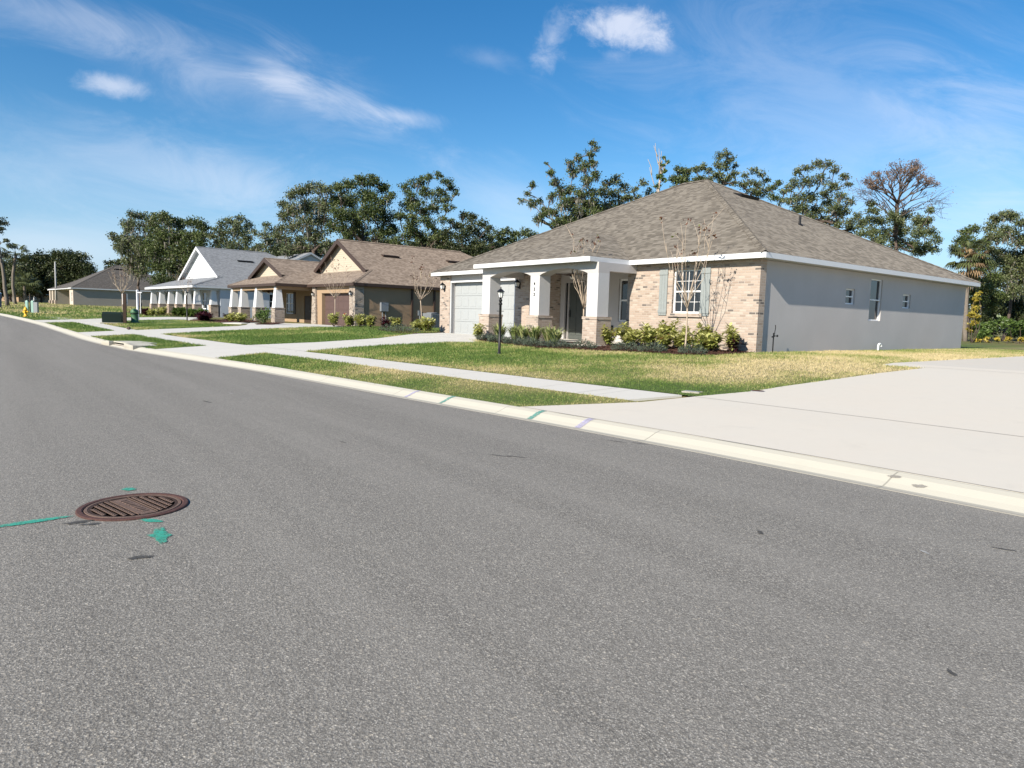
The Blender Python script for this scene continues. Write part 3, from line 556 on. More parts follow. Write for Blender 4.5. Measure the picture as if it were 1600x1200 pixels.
# ------------------------------------------------------------------ houses
def slab(mb,poly,t=.05,m=0):   # a roof plane with thickness (underside uses material 1)
    p=[Vector(q) for q in poly]; n=(p[1]-p[0]).cross(p[2]-p[0]).normalized()
    if n.z<0: p=p[::-1]; n=-n
    mb.face(p,m); lo=[q-Vector((0,0,t)) for q in p]; mb.face(lo[::-1],1)
    for i in range(len(p)): j=(i+1)%len(p); mb.face([lo[i],lo[j],p[j],p[i]],m)
def cap(mb,a,b,w=.13,h=.022):
    a=Vector(a); b=Vector(b); n=max(2,int((b-a).length/.3)); d=(b-a).normalized(); s=d.cross(Vector((0,0,1))).normalized()*w; up=Vector((0,0,h))
    dz=Vector((0,0,-w*.36))
    for i in range(n):
        p=a.lerp(b,i/n); q=a.lerp(b,(i+1)/n)+d*.03
        mb.face([p+s+dz+up,q+s+dz+up*.6,q+up*1.9,p+up*2.3]); mb.face([p+up*2.3,q+up*1.9,q-s+dz+up*.6,p-s+dz+up])
def hip(mb,x0,x1,y0,y1,ze,s,caps=True):
    w=(x1-x0)/2; d=(y1-y0)/2
    if w<=d: r=w; A=((x0+x1)/2,y0+r,ze+r*s); B=((x0+x1)/2,y1-r,ze+r*s)
    else: r=d; A=(x0+r,(y0+y1)/2,ze+r*s); B=(x1-r,(y0+y1)/2,ze+r*s)
    c=[(x0,y0,ze),(x1,y0,ze),(x1,y1,ze),(x0,y1,ze)]
    if w<=d:
        P=[[c[0],c[1],A],[c[1],c[2],B,A],[c[2],c[3],B],[c[3],c[0],A,B]]; HC=[(c[0],A),(c[1],A),(c[2],B),(c[3],B),(A,B)]
    else:
        P=[[c[0],c[1],B,A],[c[1],c[2],B],[c[2],c[3],A,B],[c[3],c[0],A]]; HC=[(c[0],A),(c[1],B),(c[2],B),(c[3],A),(A,B)]
    for p in P: slab(mb,p)
    if caps:
        for a,b in HC: cap(mb,a,b)
    return A,B
def dutch(mb,x0,x1,y0,yb,ze,s,t,oh=.42,hipback=True,tf=None):
    """front dutch gable: skirt, side slopes, ridge along y; returns gable data"""
    cx=(x0+x1)/2; w=(x1-x0)/2; zr_=ze+w*s; zt_=ze+t*s; yg=y0+(tf or t); yf=yg-oh
    slab(mb,[(x0,y0,ze),(x1,y0,ze),(x1-t,yg,zt_),(x0+t,yg,zt_)])
    B=(cx,yb-w if hipback else yb,zr_)
    slab(mb,[(x1,y0,ze),(x1,yb,ze),B,(cx,yf,zr_),(x1-t,yf,zt_),(x1-t,yg,zt_)]); slab(mb,[(x0,yb,ze),(x0,y0,ze),(x0+t,yg,zt_),(x0+t,yf,zt_),(cx,yf,zr_),B])
    if hipback: slab(mb,[(x1,yb,ze),(x0,yb,ze),B])
    cap(mb,(x1,y0,ze),(x1-t,yg,zt_)); cap(mb,(x0,y0,ze),(x0+t,yg,zt_)); cap(mb,(cx,yf,zr_),B)
    return dict(cx=cx,w=w-t,yg=yg,yf=yf,zt=zt_,zr=zr_,s=s)
def gable_trim(parent,g,wallmat,rakemat,hh=.26):
    mb=MB(); mb.face([(g['cx']-g['w'],g['yg']-.004,g['zt']-.02),(g['cx']+g['w'],g['yg']-.004,g['zt']-.02),(g['cx'],g['yg']-.004,g['zr']-.06)]); mb.build('gable_wall',MT[wallmat],parent)
    for sgn in (1,-1):
        mb=MB(); a=(g['cx'],g['zr']+.012); b=(g['cx']+sgn*(g['w']+.12),g['zt']-.12*g['s']+.012)
        poly=[a,(a[0],a[1]-hh*1.12),(b[0],b[1]-hh*1.12),b]
        if sgn<0: poly=poly[::-1]
        mb.prism_y(poly,g['yf']-.04,g['yf']-.003); 
        a2=(a[0],a[1]-.075); b2=(b[0]-sgn*.12,b[1]-.075+.12*g['s'])
        mb.face([(a2[0],g['yf'],a2[1]),(b2[0],g['yf'],b2[1]),(b2[0],g['yg']-.006,b2[1]),(a2[0],g['yg']-.006,a2[1])]); mb.build('rake_board',MT[rakemat],parent)
def fascia(mb,pts,z0,z1,t=.03,closed=False):   # boards along an outline, butted; outline goes with the outside on the right hand
    n=len(pts)
    for i in range(n if closed else n-1):
        a=Vector((*pts[i],0)); b=Vector((*pts[(i+1)%n],0)); d=(b-a).normalized(); nn=Vector((d.y,-d.x,0))
        F=Fm(a,d,nn); mb.obox(F,0,(b-a).length,z0,z1,0,t); 
def garage_door(parent,F,a0,a1,z1,depth,matn,rows=4,cols=8):
    mb=MB(); h=z1/rows
    for r in range(rows):
        mb.obox(F,a0,a1,r*h+.006,(r+1)*h-.006,-depth,-depth+.03)
        for c in range(cols):
            w=(a1-a0)/cols; mb.obox(F,a0+c*w+.08,a0+(c+1)*w-.08,r*h+.10,(r+1)*h-.10,-depth+.022,-depth+.038)
    mb.face([F.P(a0,0,-depth+.006),F.P(a1,0,-depth+.006),F.P(a1,z1,-depth+.006),F.P(a0,z1,-depth+.006)])
    return mb.build('garage_door',MT[matn],parent)
def wall_light(parent,x,y,z,s=1.0):
    mb=MB(); mb.box(x-.05*s,x+.05*s,y-.02,y,z-.14*s,z+.10*s); mb.tube([(x,y-.02,z-.05*s),(x,y-.10*s,z-.12*s),(x,y-.14*s,z-.06*s)],.012*s,6); mb.frustum(x,y-.14*s,z+.10*s,z+.22*s,.10*s,.02*s); mb.frustum(x,y-.14*s,z-.09*s,z-.05*s,.04*s,.06*s); mb.tube([(x,y-.14*s,z+.2*s),(x,y-.14*s,z+.27*s)],.012*s,6)
    for sx in (-1,1):
        for sy in (-1,1): mb.tube([(x+sx*.055*s,y-.14*s+sy*.055*s,z-.05*s),(x+sx*.08*s,y-.14*s+sy*.08*s,z+.10*s)],.006*s,4)
    o=mb.build('wall_light',MT['black_metal'],parent); g=MB(); g.frustum(x,y-.14*s,z-.05*s,z+.10*s,.05*s,.075*s); g.build('lantern_glass',MT['lantern_glass'],o); return o
def fan(parent,x,y,zc,drop=.35):
    mb=MB(); mb.tube([(x,y,zc),(x,y,zc-drop)],.015,6); mb.lathe([(.06,zc-.04),(.06,zc)],x,y,10); mb.lathe([(.04,zc-drop-.12),(.11,zc-drop-.08),(.11,zc-drop),(.05,zc-drop+.03)],x,y,12); o=mb.build('ceiling_fan',MT['brown_paint'],parent)
    for k in range(5):
        w=k*1.2566+.3; b=MB(); c,s_=math.cos(w),math.sin(w); q=lambda r,t,dz:(x+c*r-s_*t,y+s_*r+c*t,zc-drop-.03+dz); P=[q(.10,-.04,.0),q(.62,-.07,-.01),q(.64,.06,.012),q(.10,.04,.008)]; b.face(P); b.face([(p[0],p[1],p[2]-.008) for p in P][::-1])
        for i in range(4): j=(i+1)%4; b.face([(P[i][0],P[i][1],P[i][2]-.008),(P[j][0],P[j][1],P[j][2]-.008),P[j],P[i]])
        b.build('blade',MT['brown_paint'],o)
    g=MB(); g.lathe([(.03,zc-drop-.20),(.09,zc-drop-.17),(.10,zc-drop-.12)],x,y,12); g.build('light_bowl',MT['lantern_glass'],o)
def vent(parent,p,n,L=1.2,w=.42,h=.13,along=(0,1,0),matn='black_metal'):
    n=Vector(n).normalized(); a=Vector(along); a=(a-a.dot(n)*n).normalized(); b=n.cross(a); p=Vector(p)
    if b.z>0: b=-b              # b points down the slope
    mb=MB(); q=lambda i,j,k:p+a*i*L/2+b*j*w+n*k
    top=[q(-1,0,.02),q(1,0,.02),q(1,1,h),q(-1,1,h)]; bot=[q(-1,0,-.02),q(1,0,-.02),q(1,1,-.02),q(-1,1,-.02)]
    mb.face(top); mb.face(top[::-1]); 
    for i in range(4): j=(i+1)%4; mb.face([bot[i],bot[j],top[j],top[i]])
    return mb.build('roof_vent',MT[matn],parent)
X_,Y_=Vector((1,0,0)),Vector((0,1,0))
# ============================ the near house
H=thing('brick_house','large single storey house with grey stucco side wall, pink brick front and brown hip roof','house',(-11.64,18.4,.75))
def house1():
    ZE=2.95; ZB=2.78; OH=.39; S=.515; x0=-17.4; yb=16.04
    mb=MB()
    side=[(5.30,5.96,1.65,2.18),(7.10,8.02,1.12,2.62),(9.80,10.50,1.65,2.18)]
    Fs=Fm((0,0,-.1),Y_,X_); panel(mb,Fs,yb,ZB+.1,[(a,b,c+.1,d+.1) for a,b,c,d in side],.12)
    panel(mb,Fm((0,yb,-.1),-X_,Y_),17.4,ZB+.1); panel(mb,Fm((x0,yb,-.1),-Y_,-X_),yb,ZB+.1)
    gh=(.85,5.8,.1,2.55); panel(mb,Fm((x0,0,-.1),X_,-Y_),6.8,ZB+.1,[gh],.26)
    rw=[(.30,1.56,.1,2.56),(3.45,4.42,.92,2.58)]; panel(mb,Fm((-10.6,1.67,-.1),X_,-Y_),5.55,ZB+.1,rw,.12)
    panel(mb,Fm((-10.6,0,-.1),Y_,X_),1.67,ZB+.1); panel(mb,Fm((-5.05,1.67,-.1),-Y_,-X_),1.67,ZB+.1); panel(mb,Fm((-5.05,0,-.1),X_,-Y_),5.05,ZB+.1,[(1.92,3.05,1.26,2.67)],.16)
    mb.build('wall',MT['stucco_grey'],H)
    for a,b,c,d in side: window(H,Fm((0,0,0),Y_,X_),a,b,c,d,.11,1,1,.045)
    # brick veneers
    mb=MB(); Fw=Fm((-5.11,-.075,-.1),X_,-Y_); panel(mb,Fw,5.19,ZB+.1,[(1.98,3.11,1.26,2.67)],.09)
    mb.face([(.08,-.075,-.1),(.08,.24,-.1),(.08,.24,ZB),(.08,-.075,ZB)]); mb.face([(.08,.24,-.1),(0,.24,-.1),(0,.24,ZB),(.08,.24,ZB)])
    mb.face([(-5.11,.9,-.1),(-5.11,-.075,-.1),(-5.11,-.075,ZB),(-5.11,.9,ZB)]); mb.build('brick_front',MT['brick_pink'],H)
    mb=MB(); mb.box(-3.24,-1.89,-.15,-.078,1.04,1.155); mb.build('window_sill',MT['brick_pink'],H,bevel=.006)
    window(H,Fm((-5.05,-.03,0),X_,-Y_),1.92,3.05,1.16,2.57,.10,4,2,.055)
    for xa in (-3.66,-1.98):
        mb=MB(); 
        for k in range(3): mb.box(xa+k*.112,xa+k*.112+.107,-.108,-.08,1.08,2.60)
        o=mb.build('shutter',MT['shutter_grey'],H)
        for z in (1.16,2.42): b=MB(); b.box(xa-.012,xa+.345,-.126,-.107,z,z+.10); b.build('batten',MT['shutter_grey'],o)
    for xa,xb in ((-17.46,-16.58),(-11.5,-10.54)):
        mb=MB(); mb.box(xa,xb,-.075,-.004,-.1,ZB-.005); 
        if xa>-12: mb.box(-10.596,-10.54,-.004,1.66,-.1,ZB-.006)
        mb.build('brick_pier',MT['brick_pink'],H)
    mb=MB(); mb.box(-16.57,-11.51,-.055,-.003,2.452,2.525); mb.box(-16.57,-16.52,-.05,-.004,0,2.45); mb.box(-11.58,-11.53,-.05,-.004,0,2.45); mb.build('door_trim',MT['white_paint'],H)
    garage_door(H,Fm((x0,0,0),X_,-Y_),.86,5.79,2.44,.24,'door_grey')
    wall_light(H,-17.02,-.078,2.22,1.05); wall_light(H,-11.2,-.078,2.22,1.05)
    # front door, sidelight, recessed window, outlet
    Fd=Fm((-10.6,1.67,0),X_,-Y_)
    mb=MB(); mb.obox(Fd,.30,.36,0,2.46,-.1,.03); mb.obox(Fd,1.50,1.56,0,2.46,-.1,.03); mb.obox(Fd,.36,1.50,2.40,2.46,-.1,.03); mb.obox(Fd,.545,.585,0,2.40,-.1,.02); mb.build('door_frame',MT['stucco_grey'],H)
    mb=MB(); mb.obox(Fd,.362,.543,.3,2.39,-.08,-.05); mb.build('sidelight',MT['glass'],H)
    mb=MB(); mb.obox(Fd,.59,1.495,.03,2.39,-.09,-.05)
    for r0_,r1_ in ((.2,.95),(1.1,2.2)):
        for c in (.68,1.08): mb.obox(Fd,c,c+.33,r0_,r1_,-.052,-.036)
    d=mb.build('front_door',MT['door_dark'],H); hb=MB(); hb.obox(Fd,.63,.67,.95,1.25,-.05,-.01); hb.tube([Fd.P(.65,1.05,-.01),Fd.P(.65,1.05,.03),Fd.P(.77,1.05,.03)],.012,6); hb.build('handle',MT['black_metal'],d)
    window(H,Fd,3.45,4.42,.82,2.48,.10,1,1,.07)
    mb=MB(); mb.obox(Fd,3.12,3.22,.48,.66,0,.03); mb.build('outlet_cover',MT['outlet'],H)
    # porch: slab, columns on brick plinths, arched beam
    mb=MB(); mb.box(-11.45,-4.55,-2.12,1.66,-.25,.02); mb.build('porch_floor',MT['walk'],H)
    for i,cx in enumerate((-11.02,-7.97,-4.97)):
        mb=MB(); mb.box(cx-.26,cx+.26,-1.95,-1.43,.97,2.425); c=mb.build('column',MT['stucco_col'],H)
        mb=MB(); mb.box(cx-.335,cx+.335,-2.03,-1.35,-.25,.875); mb.build('plinth',MT['brick_pink'],c); mb=MB(); mb.box(cx-.355,cx+.355,-2.05,-1.33,.877,.968); mb.build('plinth_cap',MT['brick_pink'],c,bevel=.008)
        if i==1:
            for k,ch in enumerate('422'):
                fc=bpy.data.curves.new('digit','FONT'); fc.body=ch; fc.size=.165; fc.extrude=.008; fc.align_x='CENTER'; to=bpy.data.objects.new('digit',fc); COL.objects.link(to)
                me=bpy.data.meshes.new_from_object(to.evaluated_get(bpy.context.evaluated_depsgraph_get())); COL.objects.unlink(to); bpy.data.objects.remove(to)
                me.materials.clear(); me.materials.append(MT['black_metal']); do=bpy.data.objects.new('house_digit',me); COL.objects.link(do); do.parent=c; do.matrix_local=Matrix.Translation((cx-.015,-1.962,2.07-k*.195))@Matrix.Rotation(R(90),4,'X')
    mb=MB()
    spans=[(-11.28,None),(-10.76,-8.23),(-7.71,-5.23)]
    def arch(a,b,n=18): 
        out=[]
        for i in range(n+1):
            t=i/n; out.append((a+(b-a)*t, 2.425+.20*math.sin(math.pi*t)**.75))
        return out
    low=[(-11.28,2.425),(-10.76,2.425)]+arch(-10.76,-8.23)[1:]+[(-7.71,2.425)]+arch(-7.71,-5.23)[1:]+[(-4.71,2.425)]
    for a,b in zip(low[:-1],low[1:]):
        for y,rev in ((-1.955,False),(-1.425,True)):
            q=[(a[0],y,a[1]),(b[0],y,b[1]),(b[0],y,ZB),(a[0],y,ZB)]; mb.face(q[::-1] if rev else q)
        mb.face([(a[0],-1.425,a[1]),(b[0],-1.425,b[1]),(b[0],-1.955,b[1]),(a[0],-1.955,a[1])])
    mb.face([(-4.71,-1.955,2.425),(-4.71,-1.425,2.425),(-4.71,-1.425,ZB),(-4.71,-1.955,ZB)]); mb.face([(-11.28,-1.425,2.425),(-11.28,-1.955,2.425),(-11.28,-1.955,ZB),(-11.28,-1.425,ZB)])
    mb.box(-5.10,-4.712,-1.424,-.08,2.50,ZB); mb.box(-11.279,-10.9,-1.424,-.08,2.50,ZB)
    mb.build('porch_beam',MT['stucco_grey'],H)
    # roof
    mb=MB(); A,B=hip(mb,x0-OH,OH,-OH,yb+OH,ZE,S)
    px0,px1,py0=-11.38,-4.80,-2.32; pw=(px1-px0)/2; pc=(px0+px1)/2; zr_=ZE+pw*.40; ye=-OH+pw*.40/S
    slab(mb,[(px0,py0,ZE),(px1,py0,ZE),(pc,py0+pw,zr_)]); slab(mb,[(px1,py0,ZE),(px1,-OH,ZE),(pc,ye,zr_),(pc,py0+pw,zr_)]); slab(mb,[(px0,-OH,ZE),(px0,py0,ZE),(pc,py0+pw,zr_),(pc,ye,zr_)])
    rf=mb.build('roof',[MT['roof_brown'],MT['soffit']],H)
    vent(rf,(-6.55,8.6,ZE+S*(OH+6.55)),(S,0,1),1.35,.45,.14)
    mb=MB(); mb.tube([(-3.4,8.0,ZE+S*3.7),(-3.4,8.0,ZE+S*3.76+.36)],.05,10); mb.lathe([(.13,ZE+S*3.76-.02),(.06,ZE+S*3.76+.06)],-3.4,8.0,10); mb.build('vent_pipe',MT['black_metal'],rf)
    mb=MB(); fascia(mb,[(x0-OH,yb+OH),(x0-OH,-OH),(px0,-OH),(px0,py0),(px1,py0),(px1,-OH),(OH,-OH),(OH,yb+OH),(x0-OH,yb+OH)],ZB,ZE-.012,.028); mb.build('fascia',MT['white_paint'],H)
    mb=MB(); mb.box(x0-OH+.001,OH-.001,-OH+.001,yb+OH-.001,ZB+.012,ZB+.03); mb.box(px0+.001,px1-.001,py0+.001,-OH,ZB+.012,ZB+.03); mb.build('soffit',MT['soffit'],H)
    fan(H,-7.85,-.2,ZB+.01,.20)
house1()
# ============================ tan house with dark trim
G=thing('tan_house','tan house with dark brown trim, cream gables and brown garage door','house',(-42.26,20.18,.67),R(1.2))
def columns(parent,pts,zp,zt_,b,bb,tb,pm,cm):
    for (x,y) in pts:
        mb=MB(); mb.frustum(x,y,zp+.06,zt_,bb/2,tb/2); c=mb.build('column',MT[cm],parent); mb=MB(); mb.box(x-b/2,x+b/2,y-b/2,y+b/2,-.3,zp); mb.build('plinth',MT[pm],c); mb=MB(); mb.box(x-b/2-.03,x+b/2+.03,y-b/2-.03,y+b/2+.03,zp+.001,zp+.06); mb.build('plinth_cap',MT[pm],c)
def house2():
    ZE=2.95; ZB=2.74; P=G
    mb=MB(); panel(mb,Fm((-.3,.05,-.3),Y_,X_),18.7,ZB+.3); panel(mb,Fm((-12.4,18.75,-.3),-Y_,-X_),16.0,ZB+.3); panel(mb,Fm((-.3,18.75,-.3),-X_,Y_),12.1,ZB+.3); mb.build('side_wall',MT['stucco_brown'],P)
    mb=MB(); panel(mb,Fm((-7.2,.05,-.3),X_,-Y_),6.9,ZB+.3,[(1.6,6.15,.3,2.58)],.3); panel(mb,Fm((-7.2,1.2,-.3),-Y_,-X_),1.15,ZB+.3)
    panel(mb,Fm((-18.0,1.2,-.3),X_,-Y_),10.8,ZB+.3,[(2.6,4.3,1.05,2.75),(6.45,7.8,.3,2.5)],.1); panel(mb,Fm((-18.0,6,-.3),-Y_,-X_),4.8,ZB+.3); mb.build('front_wall',MT['stucco_tan'],P)
    mb=MB(); mb.box(-1.05,-.22,-.04,.62,-.3,ZB-.004); mb.build('brick_pier',MT['brick_tan'],P)
    mb=MB(); mb.frustum(-6.72,.08,-.3,ZB-.006,.42,.26,.2,.16); mb.build('tapered_pier',MT['brick_tan'],P)
    garage_door(P,Fm((-7.2,.05,0),X_,-Y_),1.6,6.15,2.27,.28,'door_brown',4,6)
    mb=MB(); mb.box(-5.65,-1.07,-.01,.047,2.30,2.44); mb.build('door_trim',MT['stucco_tan'],P)
    wall_light(P,-.62,-.042,2.2,1.0); wall_light(P,-6.6,-.02-.08,2.2,.9)
    F=Fm((-18.0,1.2,0),X_,-Y_)
    mb=MB(); mb.obox(F,6.47,7.78,.02,2.2,-.09,-.04); d=mb.build('front_door',MT['brown_paint'],P); hb=MB(); hb.tube([F.P(7.65,1,-.04),F.P(7.65,1,.03)],.03,6); hb.build('handle',MT['grey_metal'],d)
    window(P,F,2.6,4.3,.75,2.45,.09,2,2,.07)
    mb=MB(); mb.obox(F,4.32,4.75,.72,2.5,.003,.05); mb.build('shutter',MT['brown_paint'],P)
    mb=MB(); mb.box(-18.5,-7.25,-2.75,1.2,-.4,.0); mb.build('porch_floor',MT['walk'],P)
    columns(P,[(-18.0,-2.2),(-15.6,-2.2),(-12.2,-2.2),(-8.2,-2.2)],1.12,2.70,.74,.64,.38,'brick_tan','col_white')
    mb=MB(); mb.box(-18.3,-7.85,-2.37,-2.05,2.50,ZB); mb.box(-8.2,-7.85,-2.048,1.2,2.52,ZB); mb.box(-18.3,-17.95,-2.048,1.2,2.52,ZB); mb.build('porch_beam',MT['stucco_tan'],P)
    mb=MB(); g1=dutch(mb,-12.8,0,-.25,19.1,ZE,.53,1.95,tf=2.25); 
    g2=dutch(mb,-18.4,-7.5,-2.6,9,ZE,.385,1.85,.42,False,1.55); rf=mb.build('roof',[MT['roof_tan'],MT['brown_paint']],P)
    gable_trim(P,g1,'siding_cream','brown_paint',.30); gable_trim(P,g2,'siding_cream','brown_paint',.28)
    n=(.53,0,1)
    for y in (4.85,10.6): vent(rf,(-4.5,y,ZE+.53*4.5),n,1.35,.42,.14,matn='brown_paint')
    mb=MB(); fascia(mb,[(-18.4,9),(-18.4,-2.6),(-7.5,-2.6),(-7.5,-.25)],ZB,ZE-.012,.03); fascia(mb,[(-7.47,-.25),(0,-.25),(0,19.1)],ZB,ZE-.012,.03); mb.build('fascia',MT['brown_paint'],P)
    mb=MB(); mb.box(-12.79,-.01,-.24,19.09,ZB+.012,ZB+.03); mb.box(-18.39,-7.51,-2.59,8.9,ZB+.034,ZB+.05); mb.build('soffit',MT['brown_paint'],P)
    mb=MB(); mb.box(-.296,-.08,1.85,2.4,1.12,1.72); mb.tube([(-.2,2.0,1.12),(-.2,2.0,-.2)],.035,8); mb.tube([(-.2,2.25,1.12),(-.2,2.25,.3)],.03,8); mb.build('electric_meter',MT['meter'],P,bevel=.01)
    for y in (4.35,6.2): mb=MB(); mb.box(-.297,-.19,y-.06,y+.06,-.3,ZB-.03); mb.build('downspout',MT['brown_paint'],P)
    mb=MB(); mb.box(-.297,-.20,4.85,5.1,.9,1.25); mb.tube([(-.22,4.97,.9),(-.22,4.97,.1)],.03,6); mb.build('disconnect_box',MT['meter'],P)
    mb=MB(); mb.tube([(-.297,3.3,.45),(-.18,3.3,.42),(-.15,3.3,.36)],.03,8); mb.build('hose_spigot',MT['white_plastic'],P)
    fan(P,-13.9,-.8,ZB+.01,.25)
house2()
# ============================ blue-grey house
B3=thing('blue_grey_house','pale blue-grey house with white gable and seven tapered white porch columns','house',(-70.0,17.1,.86),R(3))
def house3():
    ZE=2.95; ZB=2.74; P=B3
    mb=MB(); side=[(6.9,7.9,.9,2.45),(10.5,11.5,.9,2.4)]
    panel(mb,Fm((0,2.1,-.4),Y_,X_),16,ZB+.4,[(a-2.1,b-2.1,c+.4,d+.4) for a,b,c,d in side],.1); fh=[(1.5,2.7,1.15,2.85),(4.6,5.8,1.15,2.85),(7.8,9.0,.4,2.7),(11.2,12.4,1.15,2.85),(14.6,15.5,1.15,2.85)]
    panel(mb,Fm((-16.6,2.1,-.4),X_,-Y_),16.6,ZB+.4,fh,.1); panel(mb,Fm((-16.6,18.1,-.4),-Y_,-X_),16,ZB+.4); panel(mb,Fm((0,18.1,-.4),-X_,Y_),16.6,ZB+.4); mb.build('wall',MT['stucco_bluegrey'],P)
    for a,b,c,d in side: window(P,Fm((0,0,0),Y_,X_),a,b,c,d,.09,1,1,.07)
    F=Fm((-16.6,2.1,0),X_,-Y_)
    for i,(a,b,c,d) in enumerate(fh):
        if i==2: mb=MB(); mb.obox(F,a,b,0,d-.4,-.09,-.05); dd=mb.build('front_door',MT['brown_paint'],P); hb=MB(); hb.tube([F.P(b-.12,1,-.05),F.P(b-.12,1,.02)],.03,6); hb.build('handle',MT['grey_metal'],dd)
        else: window(P,F,a,b,c-.4,d-.4,.09,1,1,.07)
    mb=MB(); mb.box(-17.2,.2,-.2,2.09,-.4,.0); mb.build('porch_floor',MT['walk'],P)
    columns(P,[(-16.5,.25),(-13.1,.25),(-9.65,.25),(-6.85,.25),(-3.9,.25),(-1.0,.25),(-.35,1.55)],1.12,2.70,.70,.60,.36,'stone_brown','col_white')
    mb=MB(); mb.box(-16.8,-.1,.08,.42,2.52,ZB); mb.box(-.45,-.1,.422,2.09,2.54,ZB); mb.build('porch_beam',MT['stucco_bluegrey'],P)
    mb=MB(); g=dutch(mb,-17.0,.2,-.5,18.6,ZE,.5,2.1,.45,True,3.4)
    # rear cross wing with its gable towards the street corner
    yc_,w,zt2=11.3,5.2,6.95; s=.5
    slab(mb,[(-8.5,yc_-w,zt2-w*s),(.2,yc_-w,zt2-w*s),(.2,yc_,zt2),(-8.5,yc_,zt2)]); slab(mb,[(.2,yc_+w,zt2-w*s),(-8.5,yc_+w,zt2-w*s),(-8.5,yc_,zt2),(.2,yc_,zt2)])
    rf=mb.build('roof',[MT['roof_grey'],MT['soffit']],P); gable_trim(P,g,'siding_white','white_paint',.26)
    mb=MB(); mb.face([(-.1,yc_-w+.3,zt2-w*s),(-.1,yc_+w-.3,zt2-w*s),(-.1,yc_,zt2-.14)])
    for sg in (-1,1):
        mb.face([(.205,yc_,zt2+.01),(.205,yc_+sg*w,zt2-w*s+.01),(.205,yc_+sg*w,zt2-w*s-.2),(.205,yc_,zt2-.2)][::sg])
    mb.build('rear_gable',MT['stucco_bluegrey'],P)
    vent(rf,(-5.9,6.6,ZE+.5*6.1),(.5,0,1),1.6,.45,.15)
    mb=MB(); fascia(mb,[(-17.0,18.6),(-17.0,-.5),(.2,-.5),(.2,18.6)],ZB,ZE-.012,.03); mb.build('fascia',MT['white_paint'],P)
    mb=MB(); mb.box(-16.99,.19,-.49,18.59,ZB+.012,ZB+.03); mb.build('soffit',MT['soffit'],P)
house3()
# ============================ far grey house on the rise
D4=thing('taupe_house','far taupe house with dark brown hip roof and cream porch pillars','house',(-132,13.4,1.5),R(3))
def house4():
    ZE=2.95; ZB=2.76; P=D4
    mb=MB(); side=[(9.15,10.05,.9,2.2)]
    panel(mb,Fm((0,0,-.6),Y_,X_),17.6,ZB+.6,[(a,b,c+.6,d+.6) for a,b,c,d in side],.1); panel(mb,Fm((-15.6,17.6,-.6),-Y_,-X_),17.6,ZB+.6); panel(mb,Fm((0,17.6,-.6),-X_,Y_),15.6,ZB+.6); mb.build('wall',MT['stucco_taupe'],P)
    for a,b,c,d in side: window(P,Fm((0,0,0),Y_,X_),a,b,c,d,.09,1,1,.09)
    mb=MB(); panel(mb,Fm((-3.2,0,-.6),X_,-Y_),3.2,ZB+.6,[(1.5,2.4,1.2,2.9)],.1); panel(mb,Fm((-3.2,2.6,-.6),-Y_,-X_),2.6,ZB+.6); panel(mb,Fm((-23.6,2.6,-.6),X_,-Y_),20.4,ZB+.6); panel(mb,Fm((-23.6,14,-.6),-Y_,-X_),11.4,ZB+.6); mb.build('front_wall',MT['stucco_cream'],P)
    window(P,Fm((-3.2,0,0),X_,-Y_),1.5,2.4,.6,2.3,.09,1,1,.09)
    mb=MB(); mb.box(-8.2,-3.25,2.52,2.597,-.6,ZB-.01); mb.build('stone_facing',MT['stone_brown'],P)
    for x in (-23.3,-20.3,-16.9): 
        mb=MB(); mb.box(x-.45,x+.45,-.1,.8,.9,ZB); c=mb.build('pillar',MT['stucco_cream'],P); mb=MB(); mb.box(x-.6,x+.6,-.25,.95,-.6,.898); mb.build('plinth',MT['stone_brown'],c)
    mb=MB(); mb.box(-10.8,-9.2,2.5,2.596,-.3,2.1); d=mb.build('front_door',MT['white_paint'],P); hb=MB(); hb.tube([(-9.5,2.5,.9),(-9.5,2.42,.9)],.04,6); hb.build('handle',MT['grey_metal'],d)
    mb=MB(); hip(mb,-16,.3,-.3,18,ZE,.54); hip(mb,-24.6,-2.4,-.25,14.5,ZE+.02,.42); rf=mb.build('roof',[MT['roof_dark'],MT['soffit']],P)
    vent(rf,(-6.6,8.0,ZE+.54*6.9),(.54,0,1),1.6,.45,.18); vent(rf,(-6.6,10.2,ZE+.54*6.9),(.54,0,1),1.6,.45,.18)
    mb=MB(); fascia(mb,[(-24.6,14.5),(-24.6,-.25),(-2.4,-.25)],ZB,ZE,.04); fascia(mb,[(-2.4,-.3),(.3,-.3),(.3,18)],ZB,ZE-.01,.04); mb.build('fascia',MT['white_paint'],P)
    mb=MB(); mb.box(-15.99,.29,-.29,17.99,ZB+.012,ZB+.03); mb.box(-24.59,-16,-.24,14.4,ZB+.014,ZB+.034); mb.build('soffit',MT['soffit'],P)
house4()
